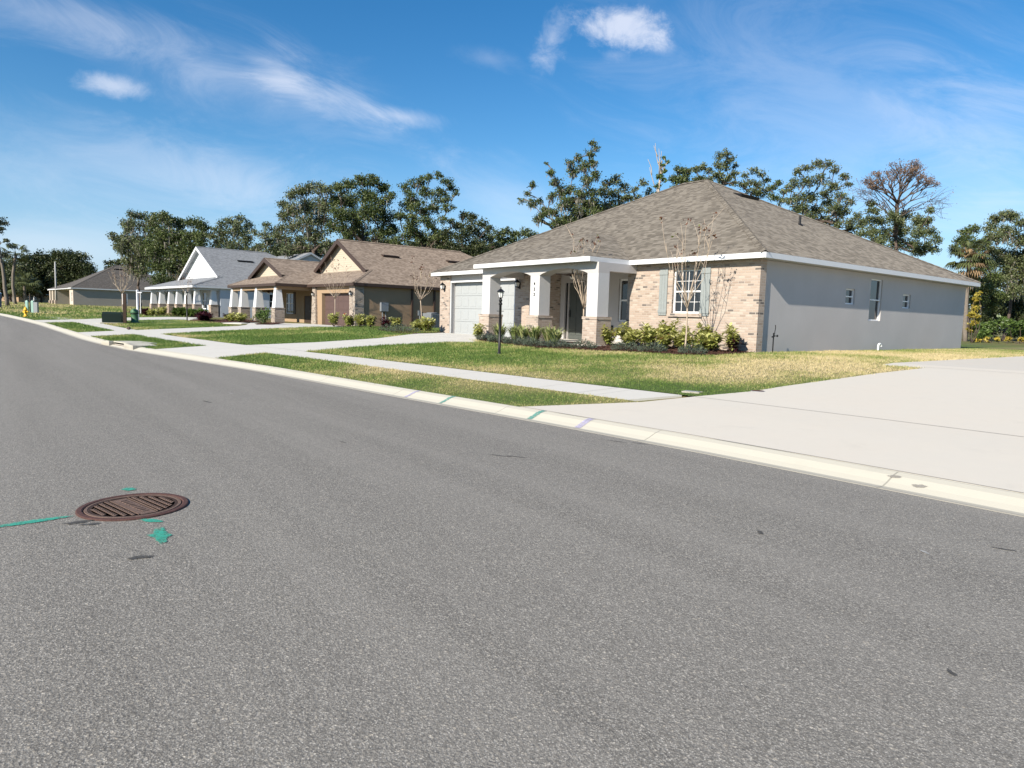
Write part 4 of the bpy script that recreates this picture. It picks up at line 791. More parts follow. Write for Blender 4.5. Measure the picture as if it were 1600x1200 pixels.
# low flat house far left among the trees
def house5():
    D=165; x,y=at(12,D); zb=CAMZ+((473.9-472)/FPX)*D; P=thing('low_house','low grey house with flat roof under the tall trees at far left','house',(x,y,zb),R(25))
    mb=MB(); panel(mb,Fm((-6,0,-.5),X_,-Y_),12,2.7,[(2,4,.9,2.2),(7,8.2,.5,2.5)],.15); panel(mb,Fm((6,0,-.5),Y_,X_),8,2.7,[(2,4,1.3,2.2)],.15); mb.build('wall',MT['stucco_brown'],P)
    window(P,Fm((-6,0,-.5),X_,-Y_),2,4,.9,2.2,.12,2,1,.07); window(P,Fm((6,0,-.5),Y_,X_),2,4,1.3,2.2,.12,2,1,.07); mb=MB(); mb.box(1.05,2.15,.08,.12,.02,1.98); mb.build('door',MT['brown_paint'],P)
    mb=MB(); hip(mb,-7.5,7,-1.2,9,2.2,.12,False); mb.build('roof',[MT['roof_dark'],MT['soffit']],P); mb=MB(); fascia(mb,[(-7.5,9),(-7.5,-1.2),(7,-1.2),(7,9)],1.98,2.19,.05); mb.build('fascia',MT['white_paint'],P)
    mb=MB(); mb.box(2.9,3.9,-.9,.0,-.5,1.9); mb.build('pillar',MT['stucco_light'],P)
house5()
# ------------------------------------------------------------------ trees
def leafcloud(centers,radii,n_each,size,rg,flat=.75,sub=9,droop=0.0,sig=.30):
    V=[];A=[]
    for c,r,n in zip(centers,radii,n_each):
        k=max(4,int(sub)); u=rg.normal(size=(k,3)); u/=np.linalg.norm(u,axis=1)[:,None]; sc_=np.array(c)+u*np.array([r,r,r*flat])*rg.uniform(.35,1.0,(k,1))
        idx=rg.integers(0,k,n); p=sc_[idx]+rg.normal(size=(n,3))*r*sig*np.array([1,1,.7]); tone=rg.uniform(0,1,k)[idx]
        nr=rg.normal(size=(n,3)); nr/=np.linalg.norm(nr,axis=1)[:,None]; t=rg.normal(size=(n,3)); t-=(t*nr).sum(1)[:,None]*nr; t/=np.linalg.norm(t,axis=1)[:,None]+1e-9; t[:,2]-=droop; b=np.cross(nr,t)
        s=size*rg.uniform(.6,1.35,(n,1)); a=p-t*s*.5; d=p+t*s*.5; e=p+b*s*.30-t*s*.05; f=p-b*s*.30+t*s*.05
        V.append(np.stack([a,e,d,f],1).reshape(-1,3)); A.append(np.clip(.55*tone+.45*rg.uniform(0,1,n),0,1))
    return np.concatenate(V),np.concatenate(A)
def limb(mb,a,b,r0,r1,rg,n=6,wob=.08,sag=0):
    a=np.array(a,float); b=np.array(b,float); L=np.linalg.norm(b-a); pts=[];rad=[]
    off=rg.normal(size=3)*L*wob
    for i in range(n+1):
        t=i/n; p=a+(b-a)*t+off*math.sin(math.pi*t)+rg.normal(size=3)*L*wob*.22*math.sin(math.pi*t); p[2]+=sag*math.sin(math.pi*t)*L; pts.append(p); rad.append(r0+(r1-r0)*t)
    mb.tube(pts,rad,6); return pts
TREE_N=0
def tree(name,label,D,base,clumps,lm='leaf_oak',bm='bark_dark',moss=0,group='trees behind the houses',dens=1.0,leaf_s=None,tr=.22,depth=.8,trunk=None,cat='tree',sub=17,fork=None,flat=.8,twigs=True):
    global TREE_N; TREE_N+=1; rg=np.random.default_rng(100+TREE_N)
    bx,by=at(base,D); bz=zt(bx,by)-.1; P=thing(name,label,cat,(bx,by,bz),0,group); O=np.array([bx,by,bz])
    cs=[];rs=[]
    ext=(max(c[0] for c in clumps)-min(c[0] for c in clumps))*D/FPX
    for (px,py,rp) in clumps:
        dj=rg.uniform(-.5,.5)*min(ext,9)*depth; Dj=D+dj; x,y=at(px,Dj); cs.append(np.array([x,y,zpx(px,py,Dj)])-O); rs.append(rp*Dj/FPX*1.05)
    ls=leaf_s or max(.12,D*.0025)
    ne=[int(max(40,dens*520*(r/ls*.30)**2)) for r in rs]
    V,A=leafcloud(cs,rs,ne,ls,rg,flat,sub,0.0,.29)
    fast('crown',V,4,MT[lm],P,attr=A)
    tr*=.6; mb=MB(); zlow=min(c[2]-r for c,r in zip(cs,rs)); cen=np.mean(cs,0)
    if trunk is None: fk=np.array([cen[0]*.35,cen[1]*.35,max(1.2,zlow*.55+.3*cen[2]*.3)])
    else: x,y=at(trunk[0],D); fk=np.array([x,y,zpx(trunk[0],trunk[1],D)])-O
    limb(mb,(0,0,-.2),fk,tr*1.15,tr*.8,rg,6,.03)
    order=sorted(range(len(cs)),key=lambda i:cs[i][2])
    nodes=[(fk,tr*.75)]
    for i in order:
        c=cs[i]; j=min(range(len(nodes)),key=lambda q:np.linalg.norm(c-nodes[q][0])+ (2.0 if nodes[q][0][2]>c[2]-.2 else 0)+.25*np.linalg.norm(nodes[q][0]-fk)); a,ra=nodes[j]; r1=max(.03,ra*.55); pts=limb(mb,a,c,ra*.8,r1,rg,5,.09); nodes.append((c,r1))
        if twigs:
            for k in range(5):
                u=rg.normal(size=3); u/=np.linalg.norm(u); u[2]=abs(u[2])*.6-.1; limb(mb,pts[rg.integers(2,6)],c+u*rs[i]*.95,max(.02,r1*.7),.012,rg,3,.1)
    mb.build('trunk',MT[bm],P,True)
    if moss:
        MV=[];MA=[]
        for c,r in zip(cs,rs):
            n=int(moss*11*r*r/(ls*ls)*.12)+3; u=rg.normal(size=(n,3)); u/=np.linalg.norm(u,axis=1)[:,None]; p=c+u*r*rg.uniform(.2,.95,(n,1)); p[:,2]-=r*.2
            h=rg.uniform(.3,1.0,n)*r*.8; w=rg.uniform(.05,.13,n)*r*.5+.03; a=rg.uniform(0,6.28,n); dx=np.stack([np.cos(a)*w,np.sin(a)*w,0*a],1); dn=np.stack([rg.normal(0,.05,n),rg.normal(0,.05,n),-h],1)
            MV.append(np.stack([p-dx,p+dx,p+dn*.6+dx*.6,p+dn],1).reshape(-1,3)); MA.append(rg.uniform(0,1,n))
        tag(fast('hanging_moss',np.concatenate(MV),4,MT['moss_grey'],P,attr=np.concatenate(MA)),kind='stuff')
    return P
def frond_crown(P,c,L,n,rg,lm='leaf_palm',up=.5,name='fronds',low=-.5):
    V=[];A=[]
    for i in range(n):
        a=rg.uniform(0,6.28); el=rg.uniform(low,1.3); d=np.array([math.cos(a)*math.cos(el),math.sin(a)*math.cos(el),math.sin(el)]); l=L*rg.uniform(.75,1.1); s=np.array([-math.sin(a),math.cos(a),0])
        stem=np.array(c)+d*l*.55; t=rg.uniform(.2,1)
        for k in range(11):
            w=(k-5)/5*1.25; dd=d*math.cos(w)+s*math.sin(w); tip=stem+dd*l*.55*(1-.2*abs(w))+np.array([0,0,-.22*l]); sd=np.cross(dd,[0,0,1.]); sd=sd/(np.linalg.norm(sd)+1e-9)*l*.035
            V.append(np.array([stem,stem+dd*l*.3+sd,tip,stem+dd*l*.3-sd])); A.append(t)
        V.append(np.array([np.array(c),np.array(c)+s*.03+d*.1,stem,np.array(c)-s*.03+d*.1])); A.append(t)
    return fast(name,np.concatenate(V),4,MT[lm],P,attr=np.array(A))
def palm(name,label,D,base,top,L,lean=0,dead=0,tr=.16,group=None,seed=1):
    rg=np.random.default_rng(seed); bx,by=at(base,D); bz=zt(bx,by)-.1; P=thing(name,label,'palm tree',(bx,by,bz),0,group); tx,ty=at(top[0],D); c=np.array([tx-bx,ty-by,zpx(top[0],top[1],D)-bz])
    mb=MB(); limb(mb,(0,0,-.2),c,tr*1.2,tr,rg,8,.02); mb.build('trunk',MT['bark'],P,True); frond_crown(P,c,L,34,rg)
    if dead: frond_crown(P,c-np.array([0,0,L*.25]),L*.85,dead,rg,'leaf_deadpalm',name='dead_fronds',low=-1.35)
    return P
# far left
def pine():
    D=85; rg=np.random.default_rng(5); base=17; bx,by=at(base,D); bz=zt(bx,by)-.1; P=thing('pine_tree','tall thin pine with a bare leaning trunk at the left edge','tree',(bx,by,bz),0,'trees behind the houses'); O=np.array([bx,by,bz])
    cl=[(10,348,9),(0,350,9),(17,352,6),(3,363,8),(12,361,6),(-6,375,9),(4,380,6),(18,378,4),(-4,395,7),(14,398,8),(2,405,9),(-12,360,9),(-12,392,9),(8,415,8)]
    cs=[];rs=[]
    for px,py,r in cl: Dj=D+rg.uniform(-1.5,1.5); x,y=at(px,Dj); cs.append(np.array([x,y,zpx(px,py,Dj)])-O); rs.append(r*Dj/FPX)
    V,A=leafcloud(cs,rs,[int(420*r*r)+60 for r in rs],.24,rg,.65,8); fast('crown',V,4,MT['leaf_pine'],P,attr=A)
    mb=MB(); tx,ty=at(2,D); top=np.array([tx-bx,ty-by,zpx(2,350,D)-bz]); pts=limb(mb,(0,0,-.2),top,.24,.07,rg,9,.015)
    for c in cs: limb(mb,min(pts[3:],key=lambda p:abs(p[2]-c[2]+.4)),c,.06,.02,rg,3,.05)
    mb.build('trunk',MT['bark'],P,True)
pine()
palm('cabbage_palm','cabbage palm with thin trunk between the leaning pine and dark oaks',96,30,(33,400),2.0,seed=3)
palm('cabbage_palm','low shaggy cabbage palm in front of the dark oaks at far left',100,45,(44,447),2.3,seed=4)
tree('oak_tree','dark oak mass rising behind the pine and palms at far left',140,22,[(20,420,16),(38,425,16),(8,430,14),(25,440,20),(45,445,18),(10,452,18),(52,420,10),(-8,440,20),(-20,420,20)],'leaf_dark',tr=.4,dens=1.15)
tree('oak_tree','dense dark oak just left of the slim white pole',145,68,[(55,408,13),(70,405,12),(84,408,12),(60,425,18),(78,426,18),(92,420,14),(66,445,18),(84,446,18),(52,456,12),(96,446,14)],'leaf_dark',tr=.4,dens=1.15,moss=.4)
tree('oak_tree','dense dark oak right of the slim white pole with a pale top',145,118,[(104,404,14),(120,404,14),(134,410,13),(110,422,18),(128,425,18),(145,420,11),(100,436,16),(118,442,18),(138,440,16),(150,432,9),(104,456,16)],'leaf_dark',tr=.4,dens=1.15)
tree('oak_tree','small dark oak top peeping over the left slope of the far dark roof',150,178,[(172,413,5),(180,411,5),(188,412,5),(180,420,8),(194,418,5)],'leaf_dark',tr=.3,dens=.9)
# group above the far grey house
tree('oak_tree','mossy open crowned oak at the left of the group over the far dark roof',103,222,[(190,388,8),(204,368,9),(222,388,12),(208,412,11),(226,424,11),(238,396,11),(240,376,9),(183,372,8),(192,378,8),(203,352,9),(214,338,9),(226,340,9),(212,355,12),(232,356,12),(205,380,15),(224,380,16),(198,395,9),(214,402,15),(232,405,16),(218,422,14),(196,408,6)],'leaf_oak_light',moss=1.6,tr=.36,dens=.62)
tree('oak_tree','dense oak in the middle of the group beyond the far dark roof',100,268,[(246,346,11),(257,342,10),(270,350,12),(284,354,11),(250,365,17),(270,370,18),(288,374,16),(246,390,18),(266,395,20),(286,396,18),(256,415,18),(276,418,18),(296,420,14),(262,440,18)],'leaf_oak',moss=1.0,tr=.4,dens=.9)
tree('oak_tree','dark rounded oak left of the white gable peak',98,308,[(303,352,9),(314,352,10),(324,358,9),(330,370,7),(306,370,14),(320,376,12),(300,388,15),(316,394,14),(306,410,14),(290,430,14)],'leaf_oak',moss=.4,tr=.36,dens=.9)
tree('oak_tree','thin airy oak above the blue-grey roof ridge',96,368,[(340,390,11),(360,398,11),(384,400,11),(402,392,9),(334,372,7),(340,362,7),(350,352,8),(364,350,10),(378,346,8),(390,356,9),(352,368,11),(370,368,13),(388,372,12),(398,366,7),(346,382,12),(366,386,14),(386,388,12),(372,356,9)],'leaf_oak_light',moss=.8,tr=.3,dens=.62)
tree('oak_tree','small pale mossy oak left of the large oaks, over the tan porch gable',92,424,[(412,398,10),(436,400,11),(450,392,9),(418,356,7),(426,364,8),(414,372,9),(434,370,8),(422,380,11),(440,384,10),(408,388,10),(430,392,12),(446,372,6)],'leaf_oak_light',moss=1.0,tr=.26,dens=.6)
# big oaks behind the tan house
tree('oak_tree','tall pale mossy oak left of the tan gables',74,476,[(436,372,9),(450,392,11),(476,390,12),(500,368,11),(510,384,11),(492,398,11),(508,330,9),(446,322,10),(456,308,10),(470,303,11),(485,298,10),(500,300,10),(513,302,9),(444,340,10),(460,332,14),(480,325,15),(500,322,14),(440,358,9),(456,356,12),(478,350,15),(498,346,14),(448,378,9),(486,372,12),(468,378,10)],'leaf_oak_light',moss=1.5,tr=.4,dens=.72,trunk=(490,395))
tree('oak_tree','large dense green oak rising above the tan garage gable',72,566,[(530,300,11),(545,293,11),(566,287,12),(580,288,11),(594,300,11),(605,312,9),(525,320,14),(545,318,16),(568,312,17),(590,324,14),(530,342,16),(552,342,17),(576,338,17),(600,342,13),(540,364,15),(566,364,17),(592,364,15),(516,356,11),(612,362,10)],'leaf_oak',moss=.25,tr=.5,dens=1.0,trunk=(570,392))
tree('oak_tree','open branching oak with ragged top behind the tan ridge vents',70,655,[(622,340,10),(640,362,12),(660,378,12),(684,372,11),(700,350,6),(616,384,11),(660,336,10),(690,318,8),(628,300,9),(642,292,9),(654,286,8),(666,284,7),(680,280,7),(692,290,9),(702,300,7),(706,308,5),(640,312,12),(660,306,12),(682,306,11),(630,328,11),(652,328,13),(674,326,12),(694,330,8),(640,348,13),(664,348,13),(686,346,8),(650,368,14),(676,366,11),(630,372,11),(702,328,4)],'leaf_oak',moss=.15,tr=.42,dens=.78,trunk=(658,395),sub=11)
tree('oak_tree','low spreading dark oak between the tan roof and the brown hip roof',68,712,[(702,388,11),(724,392,11),(746,390,11),(768,388,9),(684,392,11),(719,340,8),(732,344,9),(746,352,9),(758,360,7),(710,356,9),(728,360,12),(744,368,10),(696,368,11),(716,374,13),(738,382,11),(758,378,7),(690,382,12),(672,380,10)],'leaf_dark',tr=.36,dens=.95,trunk=(700,400))
tree('oak_tree','distant low row oak left of the brown hip roof',95,782,[(762,372,8),(774,366,8),(786,366,8),(776,380,11),(792,378,10),(764,386,9)],'leaf_oak',tr=.3,dens=.9)
tree('oak_tree','distant low oak beside the mossy leaning oak',95,816,[(802,370,8),(814,366,8),(826,370,8),(810,380,10),(824,380,10)],'leaf_oak',tr=.3,dens=.9)
for k,(px,D,lab,cl) in enumerate([(470,84,'dark understory oak below the tall pale mossy oak',[(440,392,12),(458,394,14),(478,392,14),(498,394,14),(516,392,12)]),(560,84,'dark understory oak low behind the tan garage gable',[(530,388,12),(548,384,13),(568,384,14),(588,384,14),(606,386,13)]),(650,82,'dark understory oak behind the tan ridge between its vents',[(622,392,12),(640,390,13),(660,390,14),(680,392,14),(698,392,12)]),(740,82,'dark understory oak at the far end of the tan roof',[(714,394,12),(732,394,13),(752,394,12),(770,392,10)])]):
    tree('oak_tree',lab,D,px,cl,'leaf_dark',tr=.2,dens=1.3)
# behind the near house
tree('oak_tree','mossy leaning oak with several trunks left of the brown roof peak',50,862,[(846,332,9),(862,352,11),(880,346,12),(900,340,12),(920,330,11),(832,346,8),(905,322,9),(912,232,6),(918,240,5),(908,248,7),(914,262,8),(890,254,7),(878,262,7),(900,268,10),(884,274,9),(870,350,12),(895,345,13),(918,338,12),(840,340,8),(884,318,11),(918,280,8),(905,288,10),(843,262,3),(850,276,7),(858,290,9),(866,304,10),(852,312,8),(823,294,6),(815,308,5),(806,318,5),(822,322,8),(834,318,6),(880,300,9),(896,308,11),(872,322,12),(892,330,12),(912,322,12),(856,336,9),(915,306,9)],'leaf_oak',moss=2.2,tr=.30,dens=.72,trunk=(858,365),depth=.4,bm='bark')
tree('oak_tree','fine leaved oak joined to the right of the mossy leaning oak',52,945,[(936,330,10),(960,318,9),(972,314,6),(936,292,9),(950,286,9),(962,298,9),(930,306,10),(948,308,11),(966,312,7),(940,324,12),(956,326,9),(926,334,9)],'leaf_oak_light',moss=.6,tr=.2,dens=.65)
tree('oak_tree','low oak between the vine-wrapped bare trunk and the fine leaved oak',52,990,[(990,330,8),(1004,316,7),(978,302,6),(990,292,7),(1000,304,7),(982,316,9),(998,318,9),(1006,330,7),(972,328,8)],'leaf_oak_light',tr=.2,dens=.7)
def vinetree():
    P=tree('vine_tree','thin pale trunk wrapped in light green vine with bare twigs on top',47,1012,[(1020,254,3.2),(1026,260,3),(1018,264,4),(1020,274,4.5),(1015,283,5),(1022,288,3.5),(1013,296,5),(1012,308,5),(1018,318,5)],'leaf_green',tr=.12,dens=1.0,trunk=(1014,320),depth=.2,bm='bark_pale',twigs=False,leaf_s=.16)
    rg=np.random.default_rng(11); O=np.array(P.location); D=47; mb=MB(); g=lambda px,py:np.array([*at(px,D),zpx(px,py,D)])-O
    limb(mb,g(1013,322),g(1017,258),.09,.05,rg,5,.01)
    for a,b in [((1016,270),(1006,232)),((1011,252),(1004,236)),((1010,300),(999,268)),((1014,280),(1012,240)),((1003,280),(996,256)),((1012,262),(1016,244))]: limb(mb,g(*a),g(*b),.035,.010,rg,4,.05)
    mb.build('bare_twigs',MT['bark_pale'],P,True)
vinetree()
tree('oak_tree','dense rounded dark green tree just left of the brown roof peak',58,1048,[(1044,272,8),(1056,274,8),(1040,286,9),(1052,288,10),(1042,300,9)],'leaf_oak',tr=.2,dens=1.05)
tree('oak_tree','pale fine leaved tree touching the brown roof peak on its left',64,1080,[(1070,272,7),(1082,268,7),(1090,274,6),(1074,284,9),(1088,288,8),(1066,292,8)],'leaf_oak_light',tr=.2,dens=.75)
tree('oak_tree','slim round topped oak rising directly over the brown roof peak',60,1112,[(1098,280,7),(1114,290,9),(1128,278,7),(1104,252,7),(1114,247,7),(1122,256,7),(1128,266,5),(1102,266,7),(1114,266,9),(1108,280,7),(1122,284,7),(1130,292,6)],'leaf_oak_light',tr=.2,dens=.7,trunk=(1112,292))
tree('oak_tree','airy oak beyond the black roof vent',62,1162,[(1142,296,7),(1164,304,8),(1182,300,7),(1146,280,6),(1158,272,7),(1170,278,7),(1178,288,6),(1150,292,8),(1166,294,9),(1156,306,9),(1172,308,8)],'leaf_oak_light',tr=.2,dens=.62)
tree('oak_tree','small darker oak right of the airy oak beyond the black roof vent',60,1190,[(1188,298,6),(1196,292,6),(1204,304,6),(1190,312,8),(1202,318,7)],'leaf_oak',tr=.2,dens=.85)
tree('oak_tree','wide pale oak above the black vent pipe on the brown roof',54,1262,[(1236,330,11),(1246,345,11),(1268,348,12),(1292,332,11),(1312,362,10),(1275,320,9),(1216,318,8),(1212,300,7),(1306,318,8),(1226,274,8),(1240,268,8),(1254,262,8),(1268,264,8),(1282,272,8),(1296,282,8),(1302,292,6),(1222,292,9),(1240,290,11),(1260,286,10),(1280,294,10),(1226,312,10),(1246,312,12),(1270,308,10),(1292,310,9),(1228,330,10),(1258,332,13),(1282,330,11),(1300,334,9),(1310,350,9),(1290,352,10)],'leaf_oak_light',moss=.3,tr=.3,dens=.66,trunk=(1256,352))
def baretree():
    P=tree('bare_tree','bare rusty crowned tree with green vines around its lower trunk',53,1386,[(1326,352,9),(1330,368,10),(1352,378,11),(1384,352,10),(1420,352,9),(1416,396,10),(1440,378,9),(1320,340,7),(1340,322,7),(1430,332,6),(1345,332,9),(1336,346,9),(1356,346,11),(1374,342,11),(1394,340,9),(1412,346,10),(1430,348,8),(1346,364,11),(1366,366,13),(1390,364,13),(1412,366,12),(1432,364,10),(1380,384,13),(1404,386,13),(1426,386,11),(1442,392,8),(1358,384,9)],'leaf_oak_light',tr=.2,dens=.85,trunk=(1380,372),twigs=False)
    rg=np.random.default_rng(21); O=np.array(P.location); D=53; g=lambda px,py,dd=0:np.array([*at(px,D+dd),zpx(px,py,D+dd)])-O; mb=MB(); L=[]
    def rec(a,ang,az,l,r,n):
        if n==0: L.append(a); return
        d=np.array([math.sin(ang)*math.cos(az),math.sin(ang)*math.sin(az),math.cos(ang)]); b=a+d*l; limb(mb,a,b,r,r*.72,rg,3,.06)
        if n<=2: L.append(b)
        for k in range(3 if n>3 else 2+(rg.uniform()<.5)): rec(b,min(1.45,max(0,ang*.85+rg.uniform(-.15,.42))),az+rg.uniform(-1.1,1.1),l*rg.uniform(.66,.86),r*.66,n-1)
    base=g(1380,372); top=g(1379,322); limb(mb,base,top,.17,.13,rg,4,.02)
    for k,az in enumerate([0.3,1.5,2.6,3.6,4.7,5.6]): rec(top,rg.uniform(.45,.95),az,.95,.07,5)
    mid=g(1379,344)
    for az in (.1,1.6,2.9,4.4): rec(mid+np.array([0,0,rg.uniform(-.6,.6)]),rg.uniform(.9,1.15),az,1.05,.055,4)
    rec(top,.15,1,1.0,.08,5)
    for (px,py) in [(1332,298),(1322,312),(1445,318),(1450,330),(1438,312),(1318,300)]:
        e=g(px,py,rg.uniform(-1.5,1.5)); s=g(1379,345); limb(mb,s,e,.04,.012,rg,5,.06,.05)
        for q in range(14): t=e+rg.normal(size=3)*.55; limb(mb,e+(s-e)*rg.uniform(0,.25),t,.012,.005,rg,2,.05); L.append(t)
    mb.build('bare_branches',MT['bark_dark'],P,True)
    L=np.array(L); V,A=leafcloud(list(L),[.22]*len(L),[2]*len(L),.10,rg,.8,4); fast('rusty_leaves',V,4,MT['leaf_rust'],P,attr=A)
baretree()
# right edge wood
tree('oak_tree','tall grey-green mossy oak at the right edge behind the grey side wall',62,1560,[(1536,410,12),(1556,414,13),(1580,424,13),(1540,440,12),(1566,452,14),(1592,462,14),(1520,380,8),(1604,404,12),(1584,398,10),(1524,358,9),(1532,345,9),(1545,340,9),(1558,340,10),(1572,350,9),(1586,358,10),(1598,356,10),(1612,362,12),(1530,372,12),(1550,366,14),(1572,376,14),(1594,382,14),(1614,390,14),(1528,394,10),(1548,398,15),(1572,404,16),(1596,412,15),(1618,420,15),(1560,430,16),(1586,440,16),(1610,448,16)],'leaf_oak_light',moss=1.0,tr=.24,dens=.9,trunk=(1566,455))
tree('oak_tree','dark oak between the roof end and the tall mossy oak',58,1500,[(1486,394,9),(1500,398,10),(1516,440,11),(1508,428,9),(1530,476,12),(1510,455,9),(1487,366,9),(1500,362,9),(1480,378,8),(1494,382,12),(1512,386,10),(1470,388,5),(1508,404,10),(1520,420,12),(1534,430,12),(1526,450,14),(1542,462,14),(1516,470,12),(1538,440,12)],'leaf_oak',tr=.26,dens=.95)
palm('cabbage_palm','cabbage palm with hanging tan dead fronds past the end of the grey house',55,1502,(1498,404),1.9,dead=22,seed=9)
tree('oak_tree','shadowy oak low behind the thicket at the right edge',66,1590,[(1560,470,16),(1582,476,16),(1606,480,16),(1544,484,14),(1572,494,16),(1598,498,16),(1626,480,18),(1630,450,18)],'leaf_dark',tr=.3,dens=1.1)
tree('oak_tree','oak partly cut by the right edge of the picture',60,1650,[(1640,380,16),(1660,370,18),(1680,390,18),(1640,410,18),(1665,420,20),(1690,430,20),(1650,450,20),(1680,470,20)],'leaf_oak',tr=.34,dens=.9)
def thicket(label,D,clumps,lm,base,name='wild_bush'):
    global TREE_N; TREE_N+=1; rg=np.random.default_rng(300+TREE_N); bx,by=at(base,D); bz=zt(bx,by); P=thing(name,label,'bush',(bx,by,bz),0,'wild bushes at the wood edge'); O=np.array([bx,by,bz]); cs=[];rs=[]
    for px,py,r in clumps: Dj=D+rg.uniform(-1,1); x,y=at(px,Dj); c=np.array([x,y,zpx(px,py,Dj)])-O; r=r*Dj/FPX; cs.append(c); rs.append(r)
    V,A=leafcloud(cs,rs,[int(150*(r/.2*.32)**2*3)+40 for r in rs],.2,rg,.9,9,.2); fast('foliage',V,4,MT[lm],P,attr=A)
    mb=MB()
    for c,r in zip(cs,rs): limb(mb,(c[0]*.5,c[1]*.5,-.1),c,.03,.012,rg,3,.08)
    mb.build('stem',MT['bark_dark'],P,True)
thicket('yellowing vine covered shrub at the back corner of the grey house',50,[(1511,468,5),(1513,480,6),(1511,492,6),(1512,504,6),(1510,516,6),(1516,460,4)],'leaf_vine',1512)
thicket('leafy green thicket right of the yellowing vine',55,[(1524,512,9),(1538,508,10),(1552,504,10),(1534,522,8),(1518,523,7)],'leaf_green',1532)
thicket('leafy green thicket nearest the right edge',54,[(1568,506,10),(1584,508,10),(1600,506,11),(1576,520,9),(1594,522,9),(1612,514,11)],'leaf_green',1588)
thicket('low yellow-green weeds bush along the dry grass at right',50,[(1520,530,4),(1536,530,4),(1552,529,4),(1570,530,4),(1590,530,4),(1606,530,5)],'leaf_vine',1560)
thicket('deep shaded thicket filling the wood behind the yellowing vine',72,[(1512,490,12),(1524,470,12),(1530,495,14),(1545,480,14),(1560,500,14),(1580,490,14),(1600,500,16),(1620,495,16),(1540,512,12),(1570,514,12),(1596,516,12),(1520,512,10),(1508,470,8)],'leaf_dark',1555)
thicket('dark bush low behind the far dark roof and left oaks',90,[(300,432,10),(285,436,9),(316,430,9),(270,440,9)],'leaf_dark',292)
def far_wood():
    rg=np.random.default_rng(77); cs=[];rs=[]
    for px in range(640,2500,16):
        for k in range(3):
            D=rg.uniform(92,125); x,y=at(px+rg.uniform(-8,8),D); r=rg.uniform(1.6,3.0); cs.append((x,y,zt(x,y)+[1.6,4.0,6.3][k]+rg.uniform(-.9,.9)*(k>0)*1.3)); rs.append(r)
    V,A=leafcloud(cs,rs,[int(34*r*r)+40 for r in rs],.42,rg,.85,12,0,.32); tag(fast('far_wood',V,4,MT['leaf_dark'],attr=A),'dark wood filling the background behind the houses and past the grey side wall','wood',kind='stuff')
far_wood()
# ------------------------------------------------------------------ young street trees
def sapling(label,x,y,h,fork,sp,rgseed,nb=10,leaves=26,lm='leaf_brown',tr=.027,topbias=True,dens=2):
    rg=np.random.default_rng(rgseed); z=zt(x,y); P=thing('crape_myrtle',label,'sapling',(x,y,z),rg.uniform(0,6),'young bare crape myrtles'); mb=MB(); tips=[]
    f=np.array([rg.normal(0,.03),rg.normal(0,.03),fork]); limb(mb,(0,0,-.08),f,tr,tr*.85,rg,6,.02)
    for k in range(nb):
        a=6.28*k/nb+rg.uniform(-.3,.3); r=sp*rg.uniform(.35,1.05); hh=fork+(h-fork)*rg.uniform(.55,1); e=np.array([math.cos(a)*r,math.sin(a)*r,hh]); s=f+np.array([0,0,rg.uniform(-.05,.12)]); m=s+(e-s)*.4+np.array([math.cos(a),math.sin(a),0])*r*.22
        p1=limb(mb,s,m,tr*.46,tr*.28,rg,4,.03); p2=limb(mb,m,e,tr*.28,.004,rg,5,.04); tips.append(e)
        for q in range(dens):
            i=rg.integers(1,5); t=p2[i]+np.array([rg.normal(0,.22),rg.normal(0,.22),rg.uniform(.25,.7)]); limb(mb,p2[i],t,.008,.003,rg,3,.05); tips.append(t)
    mb.build('trunk',MT['bark_pale'],P,True)
    sel=[tips[i] for i in rg.permutation(len(tips))[:leaves]]; V,A=leafcloud(sel,[.11]*len(sel),list(rg.integers(3,13,len(sel))),.085,rg,1,4); fast('leaves',V,4,MT[lm],P,attr=A); return P
sapling('bare young tree in front of the pink brick wall and window',-12.83,16.61,4.15,1.32,.85,31,11,16)
sapling('bare young tree in front of the arched porch with curly brown leaf tips',-17.48,16.89,4.0,1.25,.85,32,12,26)
sapling('bare young tree before the tan side wall, left of the grey air conditioner',-30.9,18.3,3.5,1.55,.85,33,11,22)
sapling('bare young tree standing before the brown garage door',-42.3,18.6,4.4,1.75,1.1,34,11,16)
sapling('bare young tree before the white gable porch',-70.5,16.2,4.6,2.0,1.1,35,9,16)
sapling('reddish twiggy young tree before the far taupe side wall',-88.0,13.6,5.2,1.9,1.5,36,16,60,'leaf_brown',.05,True,5)
# ------------------------------------------------------------------ planted shrubs
def croton_mesh(h,r,n,lm,seed,size=.11,parts='foliage'):
    rg=np.random.default_rng(seed); V=[];A=[]; st=MB(); k=7
    for i in range(k):
        a=6.28*i/k+rg.uniform(-.3,.3); q=r*rg.uniform(.15,.85); top=np.array([math.cos(a)*q,math.sin(a)*q,h*rg.uniform(.6,1)]); limb(st,(math.cos(a)*.03,math.sin(a)*.03,-.03),top,.012,.007,rg,3,.06)
        m=int(n*2.4)//k
        for j in range(m):
            t=rg.uniform(.25,1.02); p=top*t*np.array([1,1,1]); b=rg.uniform(0,6.28); el=rg.uniform(-.25,.95); d=np.array([math.cos(b)*math.cos(el),math.sin(b)*math.cos(el),math.sin(el)]); s=size*rg.uniform(.7,1.35); sd=np.cross(d,[0,0,1.]); sd=sd/(np.linalg.norm(sd)+1e-9)*s*.33; e=p+d*s*1.5-np.array([0,0,s*.25])
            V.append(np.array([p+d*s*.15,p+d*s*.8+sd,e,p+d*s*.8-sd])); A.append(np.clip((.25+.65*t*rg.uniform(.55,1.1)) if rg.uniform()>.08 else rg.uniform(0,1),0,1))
    return np.concatenate(V),np.array(A),st
